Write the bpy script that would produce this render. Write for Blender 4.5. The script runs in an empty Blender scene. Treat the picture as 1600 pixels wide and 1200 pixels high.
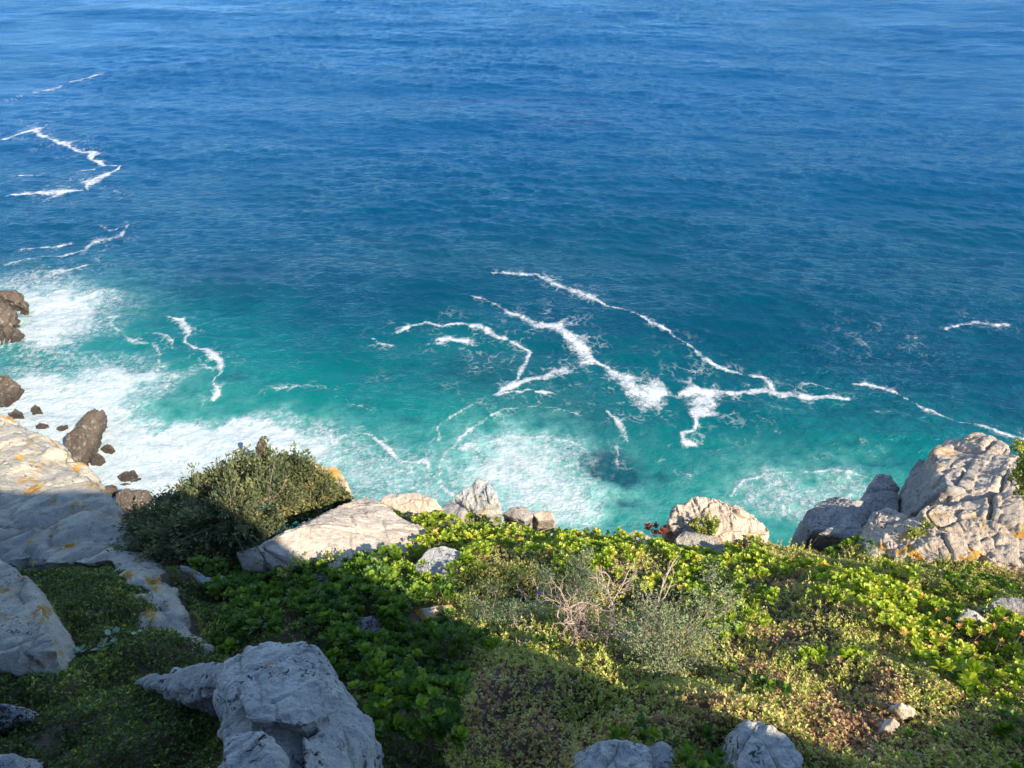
import bpy, bmesh, math, random
import numpy as np
from math import radians
rng = np.random.default_rng(7)
random.seed(7)

# ------------------------------------------------------------ camera, sky, sun, exposure
scene = bpy.context.scene
col = scene.collection
H = 60.0                      # camera height over the sea
PITCH = radians(38)
FPX = 1142.0
cd = bpy.data.cameras.new('camera')
cam = bpy.data.objects.new('camera', cd)
col.objects.link(cam)
cam.location = (0, 0, H)
cam.rotation_euler = (math.pi / 2 - PITCH, 0, 0)
cd.sensor_width = 36
cd.lens = 36 * FPX / 1600
cd.clip_start = 0.05
cd.clip_end = 60000
scene.camera = cam

SUN = np.array([.568, -.556, .606])
SUN = SUN / np.linalg.norm(SUN)
elev = math.asin(SUN[2])
w = bpy.data.worlds.new('World')
scene.world = w
w.use_nodes = True
wn = w.node_tree.nodes
bg = wn['Background']
sky = wn.new('ShaderNodeTexSky')
sky.sky_type = 'NISHITA'
sky.sun_disc = False
sky.sun_elevation = elev
sky.sun_rotation = math.atan2(SUN[0], SUN[1])
sky.altitude = 50
sky.air_density = 1.0
sky.dust_density = 0.0
sky.ozone_density = 3.2
w.node_tree.links.new(sky.outputs[0], bg.inputs['Color'])
bg.inputs['Strength'].default_value = 0.13
sl = bpy.data.lights.new('sun', 'SUN')
sl.energy = 5.0
sl.angle = radians(0.5)
sl.color = (1.0, 0.89, 0.70)
so = bpy.data.objects.new('sun', sl)
col.objects.link(so)
from mathutils import Vector
so.rotation_euler = Vector(SUN).to_track_quat('Z', 'Y').to_euler()
so.location = (20, -20, 90)
scene.view_settings.view_transform = 'Standard'
scene.view_settings.look = 'None'
scene.view_settings.exposure = 1.05
scene.view_settings.gamma = 1
scene.cycles.max_bounces = 6
scene.cycles.transparent_max_bounces = 4

# ------------------------------------------------------------ pixel <-> place helpers (photo pixels 1600x1200)
F_ = np.array([0, math.cos(PITCH), -math.sin(PITCH)])
U_ = np.array([0, math.sin(PITCH), math.cos(PITCH)])
R_ = np.array([1.0, 0, 0])
CAM = np.array([0, 0, H])

def ray(px, py):
    return F_ + (px - 800) / FPX * R_ - (py - 600) / FPX * U_

def led(px, py, h=0.0):          # point h above the sloping clifftop ledge
    d = ray(px, py)
    return CAM + d * (2 - h) / (-d[2] - .7 * d[1])

def seap(px, py, h=0.0):         # point h above the sea
    d = ray(px, py)
    return CAM + d * (H - h) / -d[2]

def project(P):
    Q = P - CAM
    t = Q @ F_
    return 800 + FPX * (Q @ R_) / t, 600 - FPX * (Q @ U_) / t

def inpoly(px, py, poly):
    px = np.asarray(px); py = np.asarray(py)
    c = np.zeros(px.shape, bool)
    n = len(poly)
    for i in range(n):
        x1, y1 = poly[i]; x2, y2 = poly[(i + 1) % n]
        if y1 == y2: continue
        k = ((y1 > py) != (y2 > py)) & (px < (x2 - x1) * (py - y1) / (y2 - y1) + x1)
        c ^= k
    return c

# ------------------------------------------------------------ noise
def _h(ix, iy, iz, s):
    n = (ix * 374761393 + iy * 668265263 + iz * 2147483647 % 1274126177 + s * 974634777) & 0xffffffff
    n = ((n ^ (n >> 13)) * 1274126177) & 0xffffffff
    n = ((n ^ (n >> 16)) * 2246822519) & 0xffffffff
    return ((n ^ (n >> 15)) & 0xffffff) / float(0xffffff)

def vnoise(P, s=0):              # value noise, -1..1
    P = np.asarray(P, float)
    i = np.floor(P).astype(np.int64); f = P - i
    f = f * f * f * (f * (f * 6 - 15) + 10)
    r = 0
    for a in (0, 1):
        for b in (0, 1):
            for c in (0, 1):
                wgt = (f[:, 0] if a else 1 - f[:, 0]) * (f[:, 1] if b else 1 - f[:, 1]) * (f[:, 2] if c else 1 - f[:, 2])
                r = r + wgt * _h(i[:, 0] + a, i[:, 1] + b, (i[:, 2] + c) * 7919, s)
    return r * 2 - 1

def fbm(P, oct=4, s=0, gain=.5):
    P = np.asarray(P, float)
    r = 0; a = 1; t = 0
    for k in range(oct):
        r = r + a * vnoise(P * 2 ** k + 17.3 * k, s + k); t += a; a *= gain
    return r / t

def p2(x, y, z=0.0):
    x = np.asarray(x, float).ravel(); y = np.asarray(y, float).ravel()
    return np.stack([x, y, np.full_like(x, z)], 1)

def voro(P, s=0):                # F1, F2, cell hash
    i = np.floor(P).astype(np.int64)
    F1 = np.full(len(P), 9.); F2 = F1.copy(); cid = np.zeros(len(P))
    for a in (-1, 0, 1):
        for b in (-1, 0, 1):
            for c in (-1, 0, 1):
                j = i + np.array([a, b, c])
                o = [_h(j[:, 0], j[:, 1], j[:, 2] * 7919, s + k * 31) for k in range(4)]
                q = j + np.stack(o[:3], 1)
                d = np.linalg.norm(q - P, axis=1)
                n1 = d < F1
                F2 = np.where(n1, F1, np.minimum(F2, d))
                cid = np.where(n1, o[3], cid)
                F1 = np.where(n1, d, F1)
    return F1, F2, cid

def sstep(a, b, x):
    t = np.clip((x - a) / (b - a), 0, 1)
    return t * t * (3 - 2 * t)

# ------------------------------------------------------------ mesh helpers
def mesh_np(name, V, quads=None, tris=None, mat=None, attrs=None, smooth=True, parent=None):
    V = np.asarray(V, np.float32)
    nq = 0 if quads is None else len(quads); nt = 0 if tris is None else len(tris)
    me = bpy.data.meshes.new(name)
    me.vertices.add(len(V)); me.vertices.foreach_set('co', V.ravel())
    loops = []
    if nq: loops.append(np.asarray(quads, np.int32).ravel())
    if nt: loops.append(np.asarray(tris, np.int32).ravel())
    loops = np.concatenate(loops)
    me.loops.add(len(loops)); me.loops.foreach_set('vertex_index', loops)
    st = np.concatenate([np.arange(nq) * 4, nq * 4 + np.arange(nt) * 3]).astype(np.int32)
    me.polygons.add(nq + nt); me.polygons.foreach_set('loop_start', st)
    me.polygons.foreach_set('use_smooth', np.full(nq + nt, smooth))
    me.update(calc_edges=True)
    for k, v in (attrs or {}).items():
        a = me.attributes.new(k, 'FLOAT', 'POINT')
        a.data.foreach_set('value', np.asarray(v, np.float32))
    if mat: me.materials.append(mat)
    o = bpy.data.objects.new(name, me)
    col.objects.link(o)
    if parent: o.parent = parent
    return o

def tag(o, label=None, cat=None, group=None, kind=None):
    if label: o['label'] = label
    if cat: o['category'] = cat
    if group: o['group'] = group
    if kind: o['kind'] = kind
    return o

def empty(name, loc):
    o = bpy.data.objects.new(name, None)
    o.location = loc
    col.objects.link(o)
    return o

def grid(xs, ys):
    X, Y = np.meshgrid(xs, ys)
    nx, ny = len(xs), len(ys)
    i = np.arange(nx * ny).reshape(ny, nx)
    q = np.stack([i[:-1, :-1], i[:-1, 1:], i[1:, 1:], i[1:, :-1]], -1).reshape(-1, 4)
    return X.ravel(), Y.ravel(), q

# ------------------------------------------------------------ node helper
class NT:
    def __init__(s, name):
        s.m = bpy.data.materials.new(name); s.m.use_nodes = True
        s.t = s.m.node_tree; s.t.nodes.clear()
        s.out = s.t.nodes.new('ShaderNodeOutputMaterial')
    def n(s, typ, ins=None, **kw):
        d = s.t.nodes.new('ShaderNode' + typ)
        for k, v in kw.items(): setattr(d, k, v)
        for k, v in (ins or {}).items():
            s.put(d.inputs[k], v)
        return d
    def put(s, sock, v):
        if isinstance(v, bpy.types.NodeSocket): s.t.links.new(v, sock)
        else: sock.default_value = v
    def math(s, op, a, b=0.0, c=None, clamp=False):
        d = s.t.nodes.new('ShaderNodeMath'); d.operation = op; d.use_clamp = clamp
        s.put(d.inputs[0], a); s.put(d.inputs[1], b)
        if c is not None: s.put(d.inputs[2], c)
        return d.outputs[0]
    def mix(s, f, a, b):
        d = s.t.nodes.new('ShaderNodeMix'); d.data_type = 'RGBA'
        s.put(d.inputs[0], f); s.put(d.inputs[6], a); s.put(d.inputs[7], b)
        return d.outputs[2]
    def ss(s, x, a, b):
        d = s.t.nodes.new('ShaderNodeMapRange'); d.interpolation_type = 'SMOOTHSTEP'
        s.put(d.inputs[0], x); d.inputs[1].default_value = a; d.inputs[2].default_value = b
        return d.outputs[0]
    def noise(s, vec, scale, detail=4, rough=.55, dist=0.0):
        d = s.n('TexNoise', {'Vector': vec, 'Scale': scale, 'Detail': detail, 'Roughness': rough, 'Distortion': dist})
        return d.outputs['Fac']
    def attr(s, name):
        return s.n('Attribute', attribute_name=name).outputs['Fac']
    def map(s, vec, sc, rot=(0, 0, 0)):
        return s.n('Mapping', {'Vector': vec, 'Scale': sc, 'Rotation': rot}).outputs[0]

def rgb(r, g, b): return (r, g, b, 1)

# ------------------------------------------------------------ materials
def rock_mat(name, a, b, c, speck=.25, orange=0.0, spores=.3, bump=.35, scale=1.0):
    t = NT(name)
    pos = t.n('NewGeometry').outputs['Position']
    v = t.map(pos, (scale,) * 3)
    n1 = t.noise(v, 2.3, 6, .6)
    n2 = t.noise(v, 7, 8, .65)
    n3 = t.noise(v, 28, 6, .7)
    c0 = t.mix(t.ss(n1, .38, .62), rgb(*a), rgb(*b))
    c0 = t.mix(t.math('MULTIPLY', t.ss(n2, .5, .68), .7), c0, rgb(*c))
    # pale crusts
    n6 = t.noise(t.map(pos, (scale * 1.0,) * 3, (1, 2, 3)), 13, 8, .72)
    c0 = t.mix(t.math('MULTIPLY', t.ss(n6, .55, .62), .35), c0, rgb(.62, .60, .53))
    # dark lichen freckles
    fr = t.ss(t.noise(t.map(pos, (scale,) * 3, (3, 1, 1)), 38, 5, .62, .8), .56 if spores < 1 else .50, .61 if spores < 1 else .54)
    msk = t.ss(t.noise(v, 4.5, 5, .6), .62 - spores * .3, .74 - spores * .25)
    fr = t.math('MULTIPLY', t.math('MULTIPLY', fr, msk), min(1.0, speck * 2.4))
    c0 = t.mix(fr, c0, rgb(.055, .05, .05))
    # grey-brown tone along the joints between blocks
    crk = t.attr('joint')
    cr = t.math('MULTIPLY', t.ss(t.math('ADD', crk, t.math('MULTIPLY', n2, .5)), .85, 1.25), .6)
    c0 = t.mix(cr, c0, rgb(.16, .13, .10))
    if orange > 0:
        no = t.noise(t.map(pos, (scale,) * 3, (2, 1, 0)), 3.2, 7, .68, .3)
        om = t.math('MULTIPLY', t.ss(no, .63 - orange * .12, .68 - orange * .12), t.math('ADD', .55, t.math('MULTIPLY', n3, .7)), clamp=True)
        oc = t.mix(t.ss(n6, .4, .6), rgb(.60, .25, .035), rgb(.55, .38, .10))
        om = t.math('MULTIPLY', om, t.math('ADD', .25, t.ss(n2, .40, .52)), clamp=True)
        c0 = t.mix(om, c0, oc)
    mot = t.math('ADD', .55, t.math('MULTIPLY', n3, .9))
    hs = t.n('HueSaturation', {'Color': c0, 'Value': mot}).outputs[0]
    rg = .88
    if name == 'sea_rock':       # wet up to the splash line
        wet = t.ss(t.math('ADD', t.n('SeparateXYZ', {0: pos}).outputs[2], t.math('MULTIPLY', n1, 1.6)), 2.2, 1.3)
        hs = t.mix(t.math('MULTIPLY', wet, .62), hs, rgb(.03, .026, .022))
        rg = t.math('SUBTRACT', .88, t.math('MULTIPLY', wet, .5))
    p = t.n('BsdfPrincipled', {'Base Color': hs, 'Roughness': rg})
    p.inputs['Specular IOR Level'].default_value = .25
    hgt = t.math('ADD', t.math('MULTIPLY', n2, .6), t.math('MULTIPLY', n3, .35))
    fine = t.noise(v, 90, 4, .7)
    hgt = t.math('ADD', hgt, t.math('MULTIPLY', fine, .34))
    bp = t.n('Bump', {'Height': hgt, 'Strength': bump * 1.6, 'Distance': .07 / scale})
    t.put(p.inputs['Normal'], bp.outputs[0])
    t.put(t.out.inputs[0], p.outputs[0])
    return t.m

CREAM = rock_mat('cream_rock', (.66, .59, .47), (.52, .47, .40), (.40, .36, .32), .35, .62, .4, .6)
TAN = rock_mat('tan_rock', (.54, .45, .37), (.46, .38, .31), (.34, .29, .25), .3, .0, .35)
TANO = rock_mat('tan_rock_orange_lichen', (.62, .50, .40), (.52, .42, .33), (.40, .33, .28), .4, .5, .4, .5)
GREY = rock_mat('grey_rock', (.44, .40, .37), (.34, .31, .29), (.24, .215, .20), .5, .0, .6, .5)
PALE = rock_mat('pale_weathered_rock', (.66, .65, .62), (.50, .49, .48), (.70, .66, .54), .6, .06, .6, .6)
SPECK = rock_mat('speckled_rock', (.46, .45, .44), (.34, .32, .31), (.12, .11, .11), 1.0, .0, 1.3, .6, 1.6)
WET = rock_mat('sea_rock', (.17, .13, .10), (.125, .098, .08), (.08, .066, .058), .3, 0, .3, .6, .12)
CLIFF = rock_mat('cliff_rock', (.24, .20, .165), (.17, .145, .12), (.12, .105, .09), .3, 0.1, .3, .8, .25)

def soil_mat():
    t = NT('soil')
    pos = t.n('NewGeometry').outputs['Position']
    nrm = t.n('NewGeometry').outputs['Normal']
    n1 = t.noise(pos, 4, 8, .7); n2 = t.noise(pos, 40, 8, .75); n3 = t.noise(pos, 130, 4, .7)
    c = t.mix(t.ss(n1, .35, .65), rgb(.09, .062, .042), rgb(.17, .125, .085))
    c = t.mix(t.ss(n2, .58, .7), c, rgb(.22, .17, .115))
    c = t.mix(t.ss(t.noise(pos, 75, 3, .6), .66, .72), c, rgb(.34, .30, .25))
    # below the rim the ground is bare cliff rock
    z = t.n('SeparateXYZ', {0: pos}).outputs[2]
    v = t.map(pos, (.5, .5, 1.6))
    r1 = t.noise(v, .6, 10, .65); r2 = t.noise(v, 3, 8, .7)
    cr = t.mix(t.ss(r1, .35, .65), rgb(.25, .205, .16), rgb(.13, .11, .09))
    cr = t.mix(t.ss(r2, .55, .65), cr, rgb(.08, .09, .04))
    c = t.mix(t.attr('cliff'), c, cr)
    p = t.n('BsdfPrincipled', {'Base Color': c, 'Roughness': .95})
    p.inputs['Specular IOR Level'].default_value = .15
    b = t.n('Bump', {'Height': t.math('ADD', n2, t.math('MULTIPLY', n3, .5)), 'Strength': .8, 'Distance': .02})
    t.put(p.inputs['Normal'], b.outputs[0])
    t.put(t.out.inputs[0], p.outputs[0])
    return t.m
SOIL = soil_mat()

def leaf_mat(name, ramp, rough=.42, trans=.35, spec=.4):
    """ramp: list of (pos, colour) over the per-leaf attribute tint"""
    t = NT(name)
    cr = t.n('ValToRGB', {'Fac': t.attr('tint')})
    e = cr.color_ramp.elements
    while len(e) < len(ramp): e.new(.5)
    for el, (p, c) in zip(e, ramp):
        el.position = p; el.color = rgb(*c)
    p = t.n('BsdfPrincipled', {'Base Color': cr.outputs[0], 'Roughness': rough})
    p.inputs['Specular IOR Level'].default_value = spec
    tr = t.n('BsdfTranslucent', {'Color': t.n('HueSaturation', {'Color': cr.outputs[0], 'Value': 1.3, 'Saturation': 1.1}).outputs[0]})
    mx = t.n('MixShader', {0: trans, 1: p.outputs[0], 2: tr.outputs[0]})
    t.put(t.out.inputs[0], mx.outputs[0])
    return t.m

BROAD = leaf_mat('broad_leaf', [(0, (.04, .085, .014)), (.30, (.085, .165, .02)), (.58, (.26, .36, .03)), (.80, (.46, .50, .06)), (.95, (.62, .58, .09)), (1, (.62, .46, .10))])
FINE = leaf_mat('small_leaf', [(0, (.04, .07, .018)), (.4, (.12, .16, .035)), (.7, (.43, .48, .08)), (.88, (.58, .50, .20)), (1, (.42, .24, .13))], .6, .25)
SHRUBL = leaf_mat('shrub_leaf', [(0, (.04, .06, .03)), (.5, (.12, .14, .055)), (.8, (.25, .24, .09)), (1, (.38, .29, .13))], .6, .25)
GREYL = leaf_mat('grey_green_leaf', [(0, (.12, .17, .09)), (.5, (.25, .31, .16)), (1, (.42, .45, .23))], .7, .25)
REDL = leaf_mat('red_leaf', [(0, (.12, .06, .04)), (.5, (.25, .07, .05)), (1, (.38, .16, .08))], .4, .2)
STRAW = leaf_mat('dry_litter', [(0, (.14, .09, .055)), (.5, (.34, .24, .15)), (1, (.56, .45, .31))], .8, .1)
ORANGEF = leaf_mat('orange_flower', [(0, (.55, .30, .05)), (.5, (.72, .46, .10)), (1, (.66, .35, .18))], .6, .3)
PURPLEF = leaf_mat('purple_flower', [(0, (.10, .05, .40)), (1, (.22, .12, .6))], .6, .3)
BLUEL = leaf_mat('blue_green_leaf', [(0, (.16, .24, .15)), (1, (.34, .42, .30))], .6, .2)

def bark(name, a, b):
    t = NT(name)
    pos = t.n('NewGeometry').outputs['Position']
    c = t.mix(t.noise(pos, 45, 5, .7), rgb(*a), rgb(*b))
    p = t.n('BsdfPrincipled', {'Base Color': c, 'Roughness': .85})
    t.put(t.out.inputs[0], p.outputs[0])
    return t.m
DEADW = bark('dead_twig', (.28, .20, .155), (.56, .43, .35))
BARK = bark('stem_bark', (.10, .07, .05), (.26, .20, .15))

# ------------------------------------------------------------ terrain (one sheet: ledge, cliff, land behind)
EDGE = [(-700, 905), (0, 900), (170, 870), (260, 838), (400, 815), (550, 806), (640, 806), (700, 808), (800, 818), (870, 830), (940, 846),
        (980, 850), (1030, 850), (1110, 846), (1240, 842), (1350, 850), (1500, 866), (1600, 874), (1900, 890)]
EP = np.array([led(*e)[:2] for e in EDGE])

def ledge_z(x, y):
    z = H - 2 - .7 * y
    q = p2(x, y)
    b = .15 * fbm(q * 1.1, 3, 3) + .13 * fbm(q * 3.2, 3, 9)
    c = led(150, 950)
    b = b + .17 * np.exp(-(((x - c[0]) / .55) ** 2 + ((y - c[1]) / .6) ** 2))
    return z + b * sstep(-.5, 1.2, y)

def ground(x, y):
    x = np.asarray(x, float); y = np.asarray(y, float)
    sh = x.shape; x = x.ravel(); y = y.ravel()
    ye = np.interp(x, EP[:, 0], EP[:, 1])
    # land bends back to the right of the viewpoint and forward as a buttress on the left
    ye = ye + .30 * np.clip(-x - 9, 0, 60) * .55 - .35 * np.clip(x - 12, 0, 200) * .6
    d = y - ye
    zl = ledge_z(x, np.minimum(y, ye))
    zl = np.where(y < -8, np.minimum(zl, H + 4.6 + .12 * (-8 - y)), zl)
    zl = zl - .12 * np.clip(np.abs(x) - 14, 0, 400) * np.clip(1 - .3 * (y > 0), 0, 1)
    D = np.interp(x, [-160, -45, -30, -12, -4, 10, 60, 160], [70, 50, 40, 22, 17, 17, 24, 40])
    u = np.clip(d / D, 0, 1)
    n = fbm(p2(x * .16, y * .16), 5, 21) * np.clip(d / 6, 0, 1)
    z = np.where(d > 0, (zl + 4) * (1 - u) ** 2 - 4, zl) + n * 2.0 * np.clip(d, 0, 5) / 5
    # round the rim
    z = z - .06 * np.exp(-(d / .25) ** 2)
    return z.reshape(sh), (d).reshape(sh)

def axis(a, b, fine0, fine1, step, grow=1.12):
    xs = list(np.arange(fine0, fine1, step))
    s = step; x = fine0; L = []
    while x > a:
        s *= grow; x -= s; L.append(x)
    s = step; x = xs[-1]; Rr = []
    while x < b:
        s *= grow; x += s; Rr.append(x)
    return np.array(L[::-1] + xs + Rr)

xs = axis(-420, 420, -6.5, 8.5, .045)
ys = axis(-260, 75, -.5, 5.6, .045, 1.05)
X, Y, q = grid(xs, ys)
Z, D = ground(X, Y)
terr = mesh_np('ground', np.stack([X, Y, Z], 1), quads=q, mat=SOIL, attrs={'cliff': sstep(.2, .8, D)})
tag(terr, 'brown clifftop soil falling away as a steep cliff to the sea', 'ground', kind='structure')

# unseen shadow caster added behind the viewpoint, outlined to shade the near ledge
prof = [(-9, .85), (-4, .88), (0, .87), (1.6, .86), (2.1, .86), (2.4, .48), (2.52, .12), (2.64, .02), (2.74, -.12), (2.80, -.30), (2.88, -.44), (2.95, -.56), (3.05, -.60),
        (3.2, -.60), (3.3, -.74), (3.42, -.70), (3.9, -.67), (4.5, -.62), (5.2, -.80), (6.2, -1.6)]
def shadow_caster():
    xs_ = np.linspace(prof[0][0], prof[-1][0], 260)
    zt = np.interp(xs_, [a for a, b in prof], [b for a, b in prof])
    zt = zt + .03 * fbm(p2(xs_ * 3, xs_ * 0), 3, 5)
    V = []; rows = 14
    for k in range(6):                       # front face, bottom to top
        f = k / 5
        V.append(np.stack([xs_, np.full_like(xs_, -.62 + .25 * (1 - f) * 0), H - 4 + (zt + 4) * f], 1))
    for k in range(1, rows):                 # roof runs back and up, along the light
        s_ = k * .45
        drop = .02 * k * k
        V.append(np.stack([xs_ + SUN[0] * s_, -.62 + SUN[1] * s_ + 0 * xs_, H + zt + SUN[2] * s_ - drop], 1))
    last = V[-1].copy(); last[:, 2] = H - 4; last[:, 1] -= 4; V.append(last)
    n = len(xs_); m = len(V)
    V = np.concatenate(V)
    i = np.arange(n * m).reshape(m, n)
    q = np.stack([i[:-1, :-1], i[:-1, 1:], i[1:, 1:], i[1:, :-1]], -1).reshape(-1, 4)
    return mesh_np('shadow_caster', V, quads=q, mat=CLIFF, attrs={'joint': np.zeros(len(V))})
tag(shadow_caster(), 'unseen shadow caster added behind the viewpoint', 'shadow_caster', kind='structure')

# ------------------------------------------------------------ sea
def polydist(px, py, pts):
    best = np.full(px.shape, 1e9); wd = np.zeros(px.shape)
    P = [np.array(p[:2], float) for p in pts]
    W = [p[2] for p in pts]
    for a, b, wa, wb in zip(P[:-1], P[1:], W[:-1], W[1:]):
        e = b - a; L = e @ e + 1e-9
        t = np.clip(((px - a[0]) * e[0] + (py - a[1]) * e[1]) / L, 0, 1)
        d = np.hypot(px - a[0] - t * e[0], py - a[1] - t * e[1])
        ww = wa + (wb - wa) * t
        r = d / ww
        k = r < best
        best = np.where(k, r, best)
    return best

# foam lines: (photo pixel x, y, half width in metres)
def FL(*pts): return pts
LINES = [
 (1.0, [(5,218,1.0),(35,209,1.6),(58,202,2.0),(62,212,2.0),(100,226,1.9),(125,236,1.2),(150,237,1.6),(142,247,1.0),(165,257,.9),(190,257,1.0),(165,274,1.4),(138,285,1.8),(135,298,.9),(95,301,1.9),(60,302,1.0),(38,304,1.2),(12,308,.7)]),
 (.95, [(15,156,1.1),(80,139,1.3),(110,128,.9),(152,117,1.2)]),
 (.9, [(32,275,1.0),(58,276,1.1)]),
 (.9, [(128,264,.8),(146,262,1.0)]),
 (.6, [(180,298,.8),(187,306,1.0)]),
 (.75, [(35,388,.8),(80,385,.9),(108,380,.6)]),
 (.75, [(152,352,.6),(175,360,1.1),(203,352,.9),(185,372,1.3),(150,376,.8),(130,390,.9),(105,400,.7),(60,402,.5),(10,414,.7)]),
 (.7, [(138,499,.5),(165,500,.7),(190,490,1.6),(172,505,1.0),(182,518,.5),(203,530,1.2),(235,538,1.0),(252,555,.6),(247,575,.8)]),
 (.6, [(230,518,.4),(250,520,.5),(270,530,.6),(272,548,.3)]),
 (1.0, [(266,490,.4),(285,500,.9),(296,520,1.0),(290,532,.7),(305,540,.6),(322,545,1.1),(345,565,1.0),(345,582,.8),(335,598,.9),(342,618,1.1),(335,625,.8)]),
 (.7, [(305,570,.5),(318,573,1.0),(330,575,.4)]),
 (.55, [(402,613,.5),(430,606,.5),(458,605,.6),(480,599,.6),(497,603,.4),(525,606,.7)]),
 (.6, [(528,617,.5),(545,628,.6),(560,632,.4),(582,642,.5)]),
 (.9, [(617,517,.5),(640,510,1.0),(670,503,.9),(690,510,.9),(720,506,.9),(750,509,.9),(778,522,.9),(800,535,.5),(828,548,.5),(822,565,.6),(812,588,.9),(805,602,1.2)]),
 (.85, [(583,527,.6),(597,536,1.3),(615,538,.7)]),
 (.65, [(670,536,.8),(690,534,1.6)]),
 (1.0, [(680,530,.9),(700,527,1.9),(722,530,1.5)]),
 (.5, [(565,600,.6),(588,597,1.3),(603,590,.6)]),
 (1.0, [(768,616,.5),(795,608,1.4),(825,593,2.6),(850,588,2.4),(882,576,1.2)]),
 (1.0, [(770,617,.6),(820,610,1.0),(862,612,.7)]),
 (.8, [(722,461,.4),(745,465,.5),(780,480,.6),(820,497,.8),(842,505,1.3)]),
 (1.0, [(842,507,1.5),(870,510,2.4),(888,520,2.0),(905,540,1.7),(920,556,1.5),(945,570,1.5),(965,582,1.9),(975,590,1.6)]),
 (1.0, [(972,597,1.5),(990,607,2.4),(1008,620,3.0),(1030,608,1.8)]),
 (.85, [(765,428,.5),(800,429,.6),(840,431,.6),(860,440,.8),(882,452,.9),(905,460,1.3),(932,469,.8),(952,480,.3),(1000,495,.4),(1035,510,.55),(1055,525,.4),(1090,550,.45),(1130,573,.6),(1168,581,.7)]),
 (.9, [(1168,581,1.0),(1190,588,1.0),(1210,604,.6)]),
 (1.0, [(1062,612,1.0),(1085,608,2.8),(1110,611,1.9),(1140,612,1.3),(1190,608,1.1),(1225,612,1.3),(1260,616,1.1),(1290,612,.8),(1322,616,.8)]),
 (.7, [(1255,597,.5),(1280,601,.6),(1302,605,.3)]),
 (1.0, [(1095,622,1.8),(1092,640,1.5),(1085,655,.8),(1082,668,1.3),(1066,674,1.1),(1068,690,1.0),(1084,695,.7)]),
 (.55, [(1050,695,.4),(1040,705,.4),(1034,716,.6)]),
 (.95, [(1333,594,.7),(1352,598,.5),(1390,610,.6),(1420,625,.6),(1445,637,.9),(1465,650,.7),(1490,661,.6),(1530,670,.6),(1560,680,.6),(1600,690,.8)]),
 (.5, [(1560,672,.5),(1600,684,.7)]),
 (.5, [(1362,645,.5),(1385,641,.6),(1410,642,.4),(1430,652,.5),(1447,662,.5)]),
 (.8, [(1478,514,.5),(1500,508,.7),(1520,504,.9),(1550,507,.4),(1577,508,.5)]),
 (.38, [(1310,518,.5),(1330,532,1.6),(1365,540,1.5)]),
 (.42, [(1395,518,.7),(1412,524,1.5),(1430,524,1.0)]),
 (.9, [(948,640,.3),(962,652,.6),(972,665,.9),(978,680,.7),(983,692,.3)]),
 (.7, [(964,700,.5),(966,715,.6),(964,724,.8)]),
 (.8, [(693,765,.5),(690,740,.4),(697,712,.5),(715,690,.6),(735,670,.9),(762,648,.7),(790,640,.4),(815,638,.3),(850,637,.4),(905,645,.4)]),
 (.75, [(680,690,.5),(684,668,.3),(700,652,.4),(722,642,.5),(740,632,.4)]),
 (.9, [(500,668,.6),(515,685,.9),(522,695,.8),(530,685,.5),(555,678,.6),(585,680,.6),(605,700,.8),(618,718,.7),(635,724,.6),(668,724,.9),(678,740,.7),(690,762,.7),(712,776,.8)]),
 (.8, [(92,424,1.5),(112,420,2.2),(135,416,1.4)]),
 (.85, [(1140,772,.6),(1160,752,.5),(1200,744,.5),(1250,737,.6),(1300,740,.6),(1362,753,.5)]),
 (.5, [(1188,650,.4),(1202,662,.6),(1215,678,.5)]),
 (.55, [(1338,686,.4),(1350,700,.7),(1366,718,.5)]),
 (.5, [(1265,720,.5),(1280,716,.7),(1290,712,.4)]),
 (.5, [(1060,735,.5),(1085,742,.6)]),
 (.45, [(1285,690,.4),(1310,698,.5)]),
 (.8, [(720,700,.6),(760,694,.7),(800,684,.8),(850,682,.8),(890,690,.7),(910,703,.4)]),
]
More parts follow.
